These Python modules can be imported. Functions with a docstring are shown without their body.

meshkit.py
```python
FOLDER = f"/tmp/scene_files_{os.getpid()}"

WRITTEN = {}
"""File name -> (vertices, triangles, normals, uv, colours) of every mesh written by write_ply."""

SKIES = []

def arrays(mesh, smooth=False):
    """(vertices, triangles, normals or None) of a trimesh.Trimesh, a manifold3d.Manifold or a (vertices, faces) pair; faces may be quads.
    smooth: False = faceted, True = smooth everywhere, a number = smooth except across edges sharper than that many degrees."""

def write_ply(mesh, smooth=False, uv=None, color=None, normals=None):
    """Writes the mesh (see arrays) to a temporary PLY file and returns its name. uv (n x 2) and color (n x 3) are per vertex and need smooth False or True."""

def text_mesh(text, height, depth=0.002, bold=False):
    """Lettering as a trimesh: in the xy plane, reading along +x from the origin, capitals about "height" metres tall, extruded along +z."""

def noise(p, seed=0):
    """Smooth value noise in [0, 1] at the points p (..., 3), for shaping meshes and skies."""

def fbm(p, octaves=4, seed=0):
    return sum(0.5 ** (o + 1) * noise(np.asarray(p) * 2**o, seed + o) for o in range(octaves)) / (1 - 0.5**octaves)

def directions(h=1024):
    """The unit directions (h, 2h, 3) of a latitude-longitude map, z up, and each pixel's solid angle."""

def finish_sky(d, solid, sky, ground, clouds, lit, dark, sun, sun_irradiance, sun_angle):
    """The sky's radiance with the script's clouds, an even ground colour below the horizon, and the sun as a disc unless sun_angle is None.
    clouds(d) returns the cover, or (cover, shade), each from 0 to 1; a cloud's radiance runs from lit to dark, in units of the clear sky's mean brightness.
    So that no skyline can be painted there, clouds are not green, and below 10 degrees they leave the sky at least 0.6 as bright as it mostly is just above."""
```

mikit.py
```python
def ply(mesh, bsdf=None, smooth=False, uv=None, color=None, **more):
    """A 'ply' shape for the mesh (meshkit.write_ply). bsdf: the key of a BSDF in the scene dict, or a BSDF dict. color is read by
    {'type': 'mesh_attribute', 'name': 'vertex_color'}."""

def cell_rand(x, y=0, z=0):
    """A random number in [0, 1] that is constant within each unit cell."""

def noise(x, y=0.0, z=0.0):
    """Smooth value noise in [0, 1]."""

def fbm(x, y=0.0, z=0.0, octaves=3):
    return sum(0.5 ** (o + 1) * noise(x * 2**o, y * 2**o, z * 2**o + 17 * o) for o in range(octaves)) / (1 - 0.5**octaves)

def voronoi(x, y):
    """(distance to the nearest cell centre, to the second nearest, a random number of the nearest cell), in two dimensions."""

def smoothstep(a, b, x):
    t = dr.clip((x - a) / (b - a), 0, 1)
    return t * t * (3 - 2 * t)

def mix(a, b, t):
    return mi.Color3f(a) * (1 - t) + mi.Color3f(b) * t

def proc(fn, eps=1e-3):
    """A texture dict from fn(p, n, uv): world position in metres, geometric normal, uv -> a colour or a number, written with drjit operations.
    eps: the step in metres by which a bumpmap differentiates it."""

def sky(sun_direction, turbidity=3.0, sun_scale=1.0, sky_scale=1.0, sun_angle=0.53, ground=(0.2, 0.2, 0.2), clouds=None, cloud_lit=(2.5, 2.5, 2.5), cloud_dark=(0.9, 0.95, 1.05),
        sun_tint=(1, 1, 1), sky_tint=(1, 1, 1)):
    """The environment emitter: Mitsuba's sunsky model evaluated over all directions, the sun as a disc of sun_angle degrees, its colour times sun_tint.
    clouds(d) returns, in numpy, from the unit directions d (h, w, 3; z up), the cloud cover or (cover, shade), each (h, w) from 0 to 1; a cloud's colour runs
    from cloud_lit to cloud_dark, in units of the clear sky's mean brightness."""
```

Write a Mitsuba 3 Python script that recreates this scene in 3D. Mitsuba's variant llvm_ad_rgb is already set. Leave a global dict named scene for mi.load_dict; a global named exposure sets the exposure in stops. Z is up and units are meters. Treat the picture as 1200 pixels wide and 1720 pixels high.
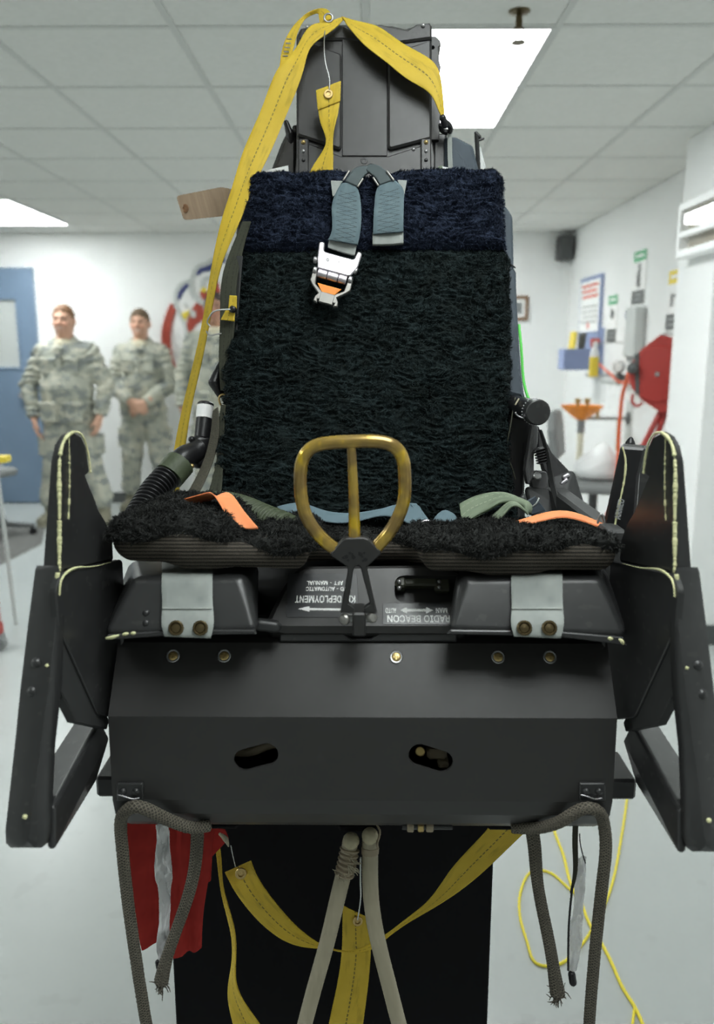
import math, numpy as np, trimesh, mitsuba as mi, mikit, meshkit, manifold3d as m3
import drjit as dr
import mapbox_earcut
from mikit import proc, noise, fbm, cell_rand, smoothstep, mix
from scipy.interpolate import CubicSpline
from scipy.spatial import ConvexHull

scene, labels = {}, {}
rng = np.random.default_rng(7)
# ------------------------------------------------------------------ camera, light, exposure
F, CX, CY, CAMZ = 1370.0, 600.0, 860.0, 1.44
PITCH, YAW = math.radians(11.43), math.radians(0.54)
CAM = np.array([0, 0, CAMZ])
FWD = np.array([-math.sin(YAW) * math.cos(PITCH), math.cos(YAW) * math.cos(PITCH), -math.sin(PITCH)])
RIGHT = np.array([math.cos(YAW), math.sin(YAW), 0.0])
UP = np.cross(RIGHT, FWD)
exposure = 0.28
LAMP = 14.0
CEIL = 2.435
XR, XL, YB, YN = 1.83, -5.4, 7.55, -3.6      # right wall, left wall, back wall, wall behind the camera
scene['camera'] = {'type': 'thinlens', 'fov': math.degrees(2 * math.atan(600 / F)), 'fov_axis': 'x', 'aperture_radius': 0.0032, 'focus_distance': 1.08,
                   'near_clip': 0.01, 'far_clip': 100.0,
                   'to_world': mi.ScalarTransform4f().look_at(origin=CAM.tolist(), target=(CAM + FWD).tolist(), up=UP.tolist())}

# ------------------------------------------------------------------ helpers
def ray(px, py):
    d = FWD + RIGHT * (px - CX) / F - UP * (py - CY) / F
    return d
def at(px, py, Y):
    d = ray(px, py); return CAM + d * (Y / d[1])
def atZ(px, py, Z):
    d = ray(px, py); return CAM + d * ((Z - CAMZ) / d[2])
def atX(px, py, X):
    d = ray(px, py); return CAM + d * (X / d[0])
def on(px, py, p, n):
    d = ray(px, py); return CAM + d * (np.dot(np.asarray(p) - CAM, n) / np.dot(d, n))
def plane(a, b, c):
    a, b, c = (np.asarray(v, float) for v in (a, b, c))
    n = np.cross(b - a, c - a); n /= np.linalg.norm(n)
    if np.dot(n, CAM - a) < 0: n = -n
    return a, n
def numbered(key):
    if key not in scene and key not in labels: return key
    i = 1
    while f'{key}_{i:03d}' in scene or f'{key}_{i:03d}' in labels: i += 1
    return f'{key}_{i:03d}'
def thing(name, label, cat, group=None):
    k = numbered(name); labels[k] = {'label': label, 'category': cat}
    if group: labels[k]['group'] = group
    return k
def obj(name, mesh, mat, parent=None, smooth=False, label=None, kind=None, uv=None, color=None, cat=None, group=None, **more):
    k = numbered(parent + '__' + name if parent else name)
    scene[k] = mikit.ply(mesh, mat, smooth=smooth, uv=uv, color=color, **more)
    e = {}
    if label: e['label'] = label
    if kind: e['kind'] = kind
    if cat: e['category'] = cat
    if group: e['group'] = group
    if e: labels[k] = e
    return k
def ref(name, src, parent, label=None, T=None):
    """another entry that shares the ply and BSDF of src"""
    k = numbered(parent + '__' + name if parent else name)
    scene[k] = dict(scene[src])
    if T is not None: scene[k]['to_world'] = mi.ScalarTransform4f(T)
    if label: labels[k] = {'label': label}
    return k
def cat(*ms):
    out = []
    for m in ms:
        out.extend(m if isinstance(m, (list, tuple)) else [m])
    return trimesh.util.concatenate(out)
def TM(v, f): return trimesh.Trimesh(np.asarray(v, float), np.asarray(f, int), process=False)
def hull(pts):
    h = ConvexHull(np.asarray(pts, float)); p = h.points; c = p[h.vertices].mean(0)
    f = h.simplices.copy()
    n = np.cross(p[f[:, 1]] - p[f[:, 0]], p[f[:, 2]] - p[f[:, 0]])
    flip = (n * (p[f[:, 0]] - c)).sum(1) < 0
    f[flip] = f[flip][:, ::-1]
    used = np.unique(f); remap = np.zeros(len(p), int); remap[used] = np.arange(len(used))
    return TM(p[used], remap[f])
_ICO = trimesh.creation.icosphere(subdivisions=2, radius=1.0).vertices
_ICO1 = trimesh.creation.icosphere(subdivisions=1, radius=1.0).vertices
def rhull(pts, r, fine=True):
    s = _ICO if fine else _ICO1
    pts = np.asarray(pts, float); r = np.broadcast_to(r, (len(pts),))
    return hull(np.vstack([p + s * q for p, q in zip(pts, r)]))
def cbox(lo, hi, c=0.003):
    lo, hi = np.minimum(lo, hi).astype(float), np.maximum(lo, hi).astype(float)
    c = min(c, *(0.45 * (hi - lo)))
    pts = []
    for i in range(8):
        s = [(i >> k) & 1 for k in range(3)]
        p = np.where(s, hi, lo); d = np.where(s, -c, c)
        for k in range(3):
            q = p + d; q[k] = p[k]; pts.append(q)
    return hull(pts)
def box(lo, hi):
    m = trimesh.creation.box(np.abs(np.subtract(hi, lo))); m.apply_translation(np.add(lo, hi) / 2); return m
def frame_of(n):
    n = np.asarray(n, float) / np.linalg.norm(n)
    u = np.cross([0, 0, 1.0], n)
    if np.linalg.norm(u) < 1e-3: u = np.array([1.0, 0, 0])
    u /= np.linalg.norm(u); v = np.cross(n, u)
    return u, v, n
def moved(m, origin, n, up=None):
    """local z -> n, local x -> horizontal"""
    u, v, n = frame_of(n)
    M = np.eye(4); M[:3, 0], M[:3, 1], M[:3, 2], M[:3, 3] = u, v, n, origin
    m = m.copy(); m.apply_transform(M); return m
def mat4(origin, n):
    u, v, n = frame_of(n); M = np.eye(4); M[:3, 0], M[:3, 1], M[:3, 2], M[:3, 3] = u, v, n, origin; return M
def inset(P, b):
    P = np.asarray(P, float); A = np.roll(P, 1, 0); B = np.roll(P, -1, 0)
    d1 = P - A; d1 /= np.linalg.norm(d1, axis=1, keepdims=True) + 1e-12
    d2 = B - P; d2 /= np.linalg.norm(d2, axis=1, keepdims=True) + 1e-12
    n1 = np.stack([-d1[:, 1], d1[:, 0]], 1); n2 = np.stack([-d2[:, 1], d2[:, 0]], 1)
    m = n1 + n2; m /= np.linalg.norm(m, axis=1, keepdims=True) + 1e-12
    k = np.clip((m * n1).sum(1), 0.4, 1)
    return P + m * (b / k)[:, None]
def area2(P):
    x, y = np.asarray(P).T; return 0.5 * np.sum(x * np.roll(y, -1) - y * np.roll(x, -1))
def prism2(P, t, b=0.0, both=False):
    """polygon P extruded from z=0 (front, normal +z, bevelled) to z=-t"""
    P = np.asarray(P, float)
    if area2(P) < 0: P = P[::-1]
    lays = [(inset(P, b), 0.0), (P, -b)] if b else [(P, 0.0)]
    lays += [(P, -t + b), (inset(P, b), -t)] if (b and both) else [(P, -t)]
    n = len(P); V = np.vstack([np.column_stack([q, np.full(n, z)]) for q, z in lays]); F_ = []
    for L in range(len(lays) - 1):
        i = np.arange(n); j = (i + 1) % n; a, c = L * n, (L + 1) * n
        F_.append(np.stack([a + i, c + i, c + j], 1)); F_.append(np.stack([a + i, c + j, a + j], 1))
    tri = mapbox_earcut.triangulate_float64(P, np.array([n], np.uint32)).reshape(-1, 3).astype(int)
    ar = np.cross(P[tri[:, 1]] - P[tri[:, 0]], P[tri[:, 2]] - P[tri[:, 0]])
    tri[ar < 0] = tri[ar < 0][:, ::-1]
    F_.append(tri); F_.append(tri[:, ::-1] + (len(lays) - 1) * n)
    return TM(V, np.vstack(F_))
def slab(pts, t, b=0.0, n=None, both=False, toward=None):
    """planar polygon in space (its front face), extruded away from the camera (or away from 'toward')"""
    pts = np.asarray(pts, float); c = pts.mean(0)
    if n is None:
        n = np.linalg.svd(pts - c)[2][2]
    ref_ = CAM if toward is None else np.asarray(toward, float)
    if np.dot(n, ref_ - c) < 0: n = -n
    u, v, n = frame_of(n)
    P = np.stack([(pts - c) @ u, (pts - c) @ v], 1)
    m = prism2(P, t, b, both); M = np.eye(4); M[:3, 0], M[:3, 1], M[:3, 2], M[:3, 3] = u, v, n, c
    m.apply_transform(M); return m
def pslab(pix, p, n, t, b=0.0, both=False):
    return slab([on(x, y, p, n) for x, y in pix], t, b, n=n, both=both)
def rounded(P, r, k=4):
    """rounds the corners of a 2-D polygon"""
    P = np.asarray(P, float); out = []
    for i in range(len(P)):
        a, p, c = P[i - 1], P[i], P[(i + 1) % len(P)]
        la, lc = np.linalg.norm(a - p), np.linalg.norm(c - p); q = min(r, 0.45 * la, 0.45 * lc)
        s, e = p + (a - p) / la * q, p + (c - p) / lc * q
        for t in np.linspace(0, 1, k + 1): out.append((1 - t) ** 2 * s + 2 * t * (1 - t) * p + t * t * e)
    return np.array(out)
def spline(P, n, closed=False):
    P = np.asarray(P, float)
    if closed: P = np.vstack([P, P[:1]])
    s = np.concatenate([[0], np.cumsum(np.linalg.norm(np.diff(P[:, :3], axis=0), axis=1) + 1e-9)])
    c = CubicSpline(s, P, bc_type='periodic' if closed else 'natural')
    t = np.linspace(0, s[-1], n + (1 if closed else 0))
    return c(t)[:-1] if closed else c(t)
def sweep(C, R, sides=12, closed=False, caps=True, twist=0.0, square=1.0):
    """tube about the polyline C with radius R; returns mesh, uv (u around, v metres along)"""
    C = np.asarray(C, float); n = len(C); R = np.broadcast_to(R, (n,))
    T = (np.roll(C, -1, 0) - np.roll(C, 1, 0)) if closed else np.gradient(C, axis=0)
    T /= np.linalg.norm(T, axis=1, keepdims=True) + 1e-12
    u = np.cross(T[0], [0, 0, 1.0]);
    if np.linalg.norm(u) < 0.2: u = np.cross(T[0], [1.0, 0, 0])
    U = []
    for t in T:
        u = u - t * np.dot(u, t); u /= np.linalg.norm(u) + 1e-12; U.append(u)
    U = np.array(U); W = np.cross(T, U)
    a = np.arange(sides) * 2 * np.pi / sides
    ln = np.concatenate([[0], np.cumsum(np.linalg.norm(np.diff(C, axis=0), axis=1))])
    V = C[:, None] + R[:, None, None] * (np.cos(a)[None, :, None] * U[:, None] + np.sin(a)[None, :, None] * W[:, None])
    V = V.reshape(-1, 3); uv = np.stack(np.broadcast_arrays(a[None] / (2 * np.pi), ln[:, None]), -1).reshape(-1, 2)
    m = n if closed else n - 1
    i, j = np.meshgrid(np.arange(m), np.arange(sides), indexing='ij'); i2 = (i + 1) % n; j2 = (j + 1) % sides
    q = np.stack([i * sides + j, i * sides + j2, i2 * sides + j2, i2 * sides + j], -1).reshape(-1, 4)
    f = [q[:, [0, 1, 2]], q[:, [0, 2, 3]]]
    if not closed and caps:
        V = np.vstack([V, C[0], C[-1]]); uv = np.vstack([uv, [0.5, 0], [0.5, ln[-1]]]); k = np.arange(sides)
        f.append(np.stack([(k + 1) % sides, k, k * 0 + len(V) - 2], 1)); b = (n - 1) * sides
        f.append(np.stack([b + k, b + (k + 1) % sides, k * 0 + len(V) - 1], 1))
    return TM(V, np.vstack(f)), uv
def tube(P, r, n=40, sides=12, **k):
    P = np.asarray(P, float)
    C = spline(P, n, k.get('closed', False)) if len(P) > 2 else np.linspace(P[0], P[1], max(2, n))
    if np.ndim(r): r = np.interp(np.linspace(0, 1, len(C)), np.linspace(0, 1, len(r)), r)
    return sweep(C, r, sides, **k)
def ribbon(L, R, t=0.0015, n=60, across=6, bow=0.0):
    """webbing between two edge curves"""
    L, R = spline(L, n), spline(R, n)
    s = np.linspace(0, 1, across + 1)
    G = L[:, None] * (1 - s)[None, :, None] + R[:, None] * s[None, :, None]
    du = np.gradient(G, axis=1); dv = np.gradient(G, axis=0); N = np.cross(du, dv); N /= np.linalg.norm(N, axis=2, keepdims=True) + 1e-12
    G = G + N * (bow * 4 * s * (1 - s))[None, :, None]
    ln = np.concatenate([[0], np.cumsum(np.linalg.norm(np.diff((L + R) / 2, axis=0), axis=1))])
    k = across + 1; V = np.vstack([(G + N * t / 2).reshape(-1, 3), (G - N * t / 2).reshape(-1, 3)])
    uv1 = np.stack(np.broadcast_arrays(s[None], ln[:, None]), -1).reshape(-1, 2); uv = np.vstack([uv1, uv1])
    i, j = np.meshgrid(np.arange(n - 1), np.arange(across), indexing='ij'); a = i * k + j
    q = np.stack([a, a + 1, a + k + 1, a + k], -1).reshape(-1, 4); o = n * k
    qs = [q, q[:, ::-1] + o]
    ii = np.arange(n - 1) * k
    qs.append(np.stack([ii, ii + k, ii + k + o, ii + o], 1)); qs.append(np.stack([ii + across, ii + across + o, ii + across + k + o, ii + across + k], 1))
    jj = np.arange(across); e = (n - 1) * k
    qs.append(np.stack([jj, jj + o, jj + 1 + o, jj + 1], 1)); qs.append(np.stack([e + jj, e + jj + 1, e + jj + 1 + o, e + jj + o], 1))
    q = np.vstack(qs)
    return TM(V, np.vstack([q[:, [0, 1, 2]], q[:, [0, 2, 3]]])), uv
def lathe(prof, sides=32):
    """profile of (r, z) from bottom to top"""
    prof = np.asarray(prof, float); a = np.arange(sides) * 2 * np.pi / sides; n = len(prof)
    V = np.stack([prof[:, None, 0] * np.cos(a), prof[:, None, 0] * np.sin(a), np.broadcast_to(prof[:, None, 1], (n, sides))], -1).reshape(-1, 3)
    i, j = np.meshgrid(np.arange(n - 1), np.arange(sides), indexing='ij'); j2 = (j + 1) % sides
    q = np.stack([i * sides + j, i * sides + j2, (i + 1) * sides + j2, (i + 1) * sides + j], -1).reshape(-1, 4)
    V = np.vstack([V, [0, 0, prof[0, 1]], [0, 0, prof[-1, 1]]]); k = np.arange(sides)
    f = [q[:, [0, 1, 2]], q[:, [0, 2, 3]], np.stack([(k + 1) % sides, k, k * 0 + len(V) - 2], 1), np.stack([(n - 1) * sides + k, (n - 1) * sides + (k + 1) % sides, k * 0 + len(V) - 1], 1)]
    return TM(V, np.vstack(f))
def cyl(a, b, r, sides=24, c=0.0):
    a, b = np.asarray(a, float), np.asarray(b, float); h = np.linalg.norm(b - a)
    pr = [(r - c, 0), (r, c), (r, h - c), (r - c, h)] if c else [(r, 0), (r, h)]
    return moved(lathe(pr, sides), a, b - a)
def man(m): return m3.Manifold(m3.Mesh(np.asarray(m.vertices, np.float32), np.asarray(m.faces, np.uint32)))
def unman(m):
    q = m.to_mesh(); return TM(q.vert_properties[:, :3], q.tri_verts)
def minus(a, *bs):
    a = man(a)
    for b in bs: a = a - man(b)
    return unman(a)
def ring(r0, r1, h, sides=28): return lathe([(r0, 0), (r1, 0), (r1, h * .6), (r1 - h * .4, h), (r0 + h * .2, h), (r0, h * .7), (r0, 0)], sides)
def quad_text(s, hgt, origin, udir, n, depth=0.0003, bold=False, squash=1.0, width=None):
    """flat print on a plane: runs along udir"""
    m = meshkit.text_mesh(s, hgt, depth, bold)
    if width: m.apply_scale([width / m.extents[0], 1, 1])
    u = np.asarray(udir, float) / np.linalg.norm(udir); n = np.asarray(n, float) / np.linalg.norm(n)
    u = u - n * np.dot(u, n); u /= np.linalg.norm(u); M = np.eye(4)
    M[:3, 0], M[:3, 1], M[:3, 2], M[:3, 3] = u, np.cross(n, u), n, origin
    m.apply_transform(M); return m
def mirx(m, x0):
    m = m.copy(); m.vertices[:, 0] = 2 * x0 - m.vertices[:, 0]; m.faces = m.faces[:, ::-1]; return m

# ------------------------------------------------------------------ materials
def rgb(*c): return {'type': 'rgb', 'value': list(map(float, c))}
def two(d): return {'type': 'twosided', 'bsdf': d}
def mat(name, d): scene[name] = two(d) if d['type'] in ('principled', 'diffuse', 'roughplastic', 'roughconductor', 'bumpmap', 'conductor', 'plastic') else d
def pr(c, rough=0.6, **k):
    return {'type': 'principled', 'base_color': rgb(*c) if isinstance(c, tuple) else c, 'roughness': float(rough), 'specular': k.pop('spec', 0.5), **k}
mat('mat_wall', {'type': 'diffuse', 'reflectance': proc(lambda p, n, uv: mix((.84, .85, .84), (.87, .875, .87), fbm(p.x * 1.7, p.y * 1.7, p.z * 1.7)))})
mat('mat_tile', {'type': 'diffuse', 'reflectance': proc(lambda p, n, uv: mix((.68, .69, .66), (.73, .735, .71), fbm(p.x * 60, p.y * 60, 0, 2)))})
mat('mat_grid', {'type': 'diffuse', 'reflectance': rgb(.60, .61, .59)})
def floor_fn(p, n, uv):
    a = fbm(p.x * 1.2, p.y * 1.2, 3); s = smoothstep(.7, .85, fbm(p.x * 14, p.y * 14, 1)) * .12
    return mix(mix((.35, .37, .365), (.42, .44, .43), a), (.24, .24, .23), s)
mat('mat_floor', {'type': 'principled', 'base_color': proc(floor_fn), 'roughness': 0.28, 'specular': 0.5})
mat('mat_lamp', {'type': 'diffuse', 'reflectance': rgb(.8, .8, .8)})
def black_fn(p, n, uv):
    a = fbm(p.x * 25, p.y * 25, p.z * 25); s = smoothstep(.70, .76, fbm(p.x * 130, p.y * 130, p.z * 130, 2))
    return mix(mix((.017, .0175, .018), (.026, .0265, .027), a), (.07, .07, .06), s * .15)
mat('mat_black', {'type': 'principled', 'base_color': proc(black_fn), 'roughness': 0.36, 'specular': 0.55})
mat('mat_black_matte', pr((.03, .031, .031), .6, spec=.4))
mat('mat_gunmetal', pr((.0255, .0250, .0245), .42, spec=.45))
mat('mat_dark_plastic', pr((.012, .012, .013), .35, spec=.4))
mat('mat_stand', pr((.004, .004, .005), .7, spec=.12))
mat('mat_chip', pr((.60, .59, .33), .6))
mat('mat_chrome', {'type': 'roughconductor', 'material': 'Cr', 'alpha': 0.27})
mat('mat_steel', pr((.42, .42, .42), .38, metallic=.9))
mat('mat_brass', pr((.52, .38, .16), .35, metallic=.85))
def handle_fn(p, n, uv):
    a = fbm(p.x * 45, p.y * 45, p.z * 45); b = fbm(p.x * 160, p.y * 160, p.z * 60, 2)
    return mix(mix((.24, .155, .045), (.42, .28, .05), smoothstep(.35, .65, a)), (.60, .40, .02), smoothstep(.58, .72, a * .6 + b * .4))
mat('mat_handle', {'type': 'principled', 'base_color': proc(handle_fn), 'roughness': 0.17, 'specular': 0.6, 'metallic': 0.5, 'clearcoat': .5, 'clearcoat_gloss': .8})
def webbing(c1, c2, stitch, lines=1, freq=900.0):
    def fn(p, n, uv):
        u, v = uv.x, uv.y
        w = .5 + .5 * dr.sin(v * 2600) * dr.sin(u * 110)
        base = mix(c1, c2, fbm(u * 3, v * 40, 5) * .7 + w * .3)
        dirt = smoothstep(.55, .85, fbm(u * 7 + 9, v * 34, 2, 4))
        base = base * (1 - .22 * dirt)
        on_ = mi.Float(0)
        for k in range(lines):
            c = (k + 1) / (lines + 1)
            on_ = dr.maximum(on_, smoothstep(.028, .012, dr.abs(u - c)) * smoothstep(.3, .36, dr.abs(v * freq / 6.5 - dr.floor(v * freq / 6.5) - .5) + .15))
        return mix(base, stitch, on_ * .8)
    return fn
mat('mat_yellow_web', {'type': 'principled', 'base_color': proc(webbing((.47, .32, .018), (.57, .41, .045), (.05, .04, .02))), 'roughness': .62, 'specular': .3, 'sheen': .2})
mat('mat_olive_web', {'type': 'principled', 'base_color': proc(webbing((.036, .038, .028), (.052, .055, .038), (.022, .022, .018), 2)), 'roughness': .8, 'specular': .2})
def basket_fn(p, n, uv):
    v = uv.y * 420; w = smoothstep(.25, .5, dr.abs(v - dr.floor(v) - .5))
    return mix((.045, .042, .033), (.15, .14, .105), w)
mat('mat_basket_web', {'type': 'principled', 'base_color': proc(basket_fn), 'roughness': .8, 'specular': .2})
def teal_fn(p, n, uv):
    u, v = uv.x, uv.y
    z = v * 75; zz = dr.abs(z - dr.floor(z) - .5) * 2; d = dr.abs(zz - (u - .15) / .7)
    z2 = v * 75 + .5; zz2 = dr.abs(z2 - dr.floor(z2) - .5) * 2; d = dr.minimum(d, dr.abs(zz2 - (u - .15) / .7) + .03)
    on_ = smoothstep(.12, .05, d) * smoothstep(.1, .16, u) * smoothstep(.9, .84, u) * smoothstep(.012, .014, v)
    return mix(mix((.085, .125, .145), (.13, .18, .195), fbm(u * 5, v * 90, 1)), (.05, .065, .07), on_ * .75)
mat('mat_teal_stitched', {'type': 'principled', 'base_color': proc(teal_fn), 'roughness': .75, 'specular': .25, 'sheen': .3})
mat('mat_teal_web', pr((.10, .15, .175), .75, sheen=.3))
mat('mat_grey_web', {'type': 'principled', 'base_color': proc(lambda p, n, uv: mix((.21, .23, .22), (.31, .33, .31), fbm(uv.x * 4, uv.y * 60, 2))), 'roughness': .6, 'specular': .3})
mat('mat_sage', {'type': 'principled', 'base_color': proc(webbing((.13, .165, .115), (.18, .215, .15), (.26, .29, .22), 2)), 'roughness': .8, 'specular': .2})
mat('mat_orange_web', pr((.80, .26, .10), .6, sheen=.3))
mat('mat_red_cloth', {'type': 'principled', 'base_color': proc(lambda p, n, uv: mix((.26, .018, .016), (.36, .030, .024), fbm(p.x * 60, p.y * 60, p.z * 60))), 'roughness': .85, 'specular': .2})
mat('mat_slate_cloth', {'type': 'principled', 'base_color': proc(lambda p, n, uv: mix((.045, .058, .072), (.075, .092, .11), fbm(p.x * 40, p.y * 40, p.z * 12))), 'roughness': .7, 'specular': .3})
mat('mat_fleece', {'type': 'principled', 'base_color': {'type': 'mesh_attribute', 'name': 'vertex_color'}, 'roughness': .9, 'specular': .15, 'sheen': .6})
def knit_fn(p, n, uv):
    r = p.z * 260 + p.y * 60; w = dr.abs(r - dr.floor(r) - .5) * 2
    return mix((.022, .020, .017), (.075, .066, .055), smoothstep(.15, .8, w))
mat('mat_knit', {'type': 'principled', 'base_color': proc(knit_fn), 'roughness': .9, 'specular': .1, 'sheen': .3})
def rope_fn(p, n, uv):
    a = uv.x * 8 + uv.y * 260; b = uv.x * 8 - uv.y * 260
    w = dr.maximum(dr.abs(a - dr.floor(a) - .5), dr.abs(b - dr.floor(b) - .5)) * 2
    return mix((.035, .032, .026), (.19, .17, .135), smoothstep(.45, .95, w) * (.5 + .5 * fbm(uv.y * 60, uv.x * 5)))
mat('mat_rope', {'type': 'principled', 'base_color': proc(rope_fn), 'roughness': .8, 'specular': .25})
mat('mat_hose_cream', {'type': 'principled', 'base_color': proc(lambda p, n, uv: mix((.29, .26, .185), (.38, .34, .25), fbm(p.x * 50, p.y * 50, p.z * 25))), 'roughness': .55, 'specular': .3})
mat('mat_green_rubber', pr((.05, .064, .034), .6))
mat('mat_arch_web', pr((.055, .072, .075), .75, sheen=.3))
mat('mat_print_white', pr((.75, .75, .74), .6))
mat('mat_print_grey', pr((.30, .31, .31), .6))
mat('mat_placard', pr((.028, .029, .031), .28))
def kraft_fn(p, n, uv):
    return mix((.25, .18, .12), (.36, .27, .19), fbm(p.x * 260 + p.z * 60, p.z * 18, 4))
mat('mat_kraft', {'type': 'principled', 'base_color': proc(kraft_fn), 'roughness': .8, 'specular': .2})
mat('mat_clear_film', two(pr((.72, .72, .72), .25)))
scene['mat_clear_film'] = {'type': 'principledthin', 'base_color': rgb(.85, .85, .86), 'roughness': .25, 'spec_trans': .45, 'diff_trans': .5}
mat('mat_white_plastic', pr((.78, .79, .79), .45))
mat('mat_paper', pr((.80, .80, .79), .7))
mat('mat_orange', pr((.82, .25, .02), .4))
mat('mat_red', pr((.34, .032, .026), .4))
mat('mat_red_hose', pr((.70, .12, .045), .45))
mat('mat_cord_yellow', pr((.72, .60, .03), .5))
mat('mat_blue_door', {'type': 'principled', 'base_color': proc(lambda p, n, uv: mix((.15, .215, .31), (.18, .25, .35), fbm(p.x * 3, p.z * 3, 1))), 'roughness': .42, 'specular': .4})
mat('mat_blue_plastic', pr((.22, .27, .45), .5))
mat('mat_sign_green', pr((.10, .38, .19), .5))
mat('mat_sign_yellow', pr((.72, .56, .05), .5))
mat('mat_sign_black', pr((.07, .075, .075), .5))
mat('mat_sign_red', pr((.62, .09, .06), .5))
mat('mat_wood', pr((.20, .10, .045), .5))
mat('mat_grey_plastic', pr((.20, .21, .21), .5))
mat('mat_light_grey', pr((.50, .52, .51), .5))
mat('mat_mat', {'type': 'diffuse', 'reflectance': proc(lambda p, n, uv: mix((.14, .14, .135), (.20, .20, .195), fbm(p.x * 50, p.y * 50)))})
scene['mat_glass'] = {'type': 'thindielectric', 'int_ior': 1.5}
mat('mat_tan', pr((.28, .23, .16), .6))
mat('mat_emblem_red', pr((.36, .05, .03), .5))
mat('mat_emblem_blue', pr((.03, .04, .16), .5))
mat('mat_cream', pr((.66, .63, .50), .5))
mat('mat_skin', {'type': 'principled', 'base_color': {'type': 'mesh_attribute', 'name': 'vertex_color'}, 'roughness': .5, 'specular': .3})
def abu_fn(p, n, uv):
    q = 1 / .010
    x, y, z = dr.floor(p.x * q) / q, dr.floor(p.y * q) / q, dr.floor(p.z * q) / q
    a = fbm(x * 17 + y * 6, z * 30, 3, 4); b = fbm(x * 18 + 40, z * 36 + y * 4, 9, 4)
    c = mix((.42, .425, .365), (.315, .33, .29), smoothstep(.48, .54, a))
    c = mix(c, (.50, .485, .405), smoothstep(.56, .60, b))
    return mix(c, (.245, .26, .25), smoothstep(.61, .65, a))
mat('mat_camo', {'type': 'diffuse', 'reflectance': proc(abu_fn)})
mat('mat_boot', pr((.20, .19, .14), .8))
# ------------------------------------------------------------------ the room
T_ = 0.15
obj('floor', box((XL - T_, YN - T_, -.1), (XR + T_, YB + T_, 0)), 'mat_floor', kind='structure')
def wall(side, lo, hi): return obj('wall_' + side, box(lo, hi), 'mat_wall', kind='structure')
wall('back', (XL - T_, YB, 0), (XR + T_, YB + T_, CEIL + .2))
wall('right', (XR, YN, 0), (XR + T_, YB, CEIL + .2))
wall('left', (XL - T_, YN, 0), (XL, YB, CEIL + .2))
wall('front', (XL - T_, YN - T_, 0), (XR + T_, YN, CEIL + .2))
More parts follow.
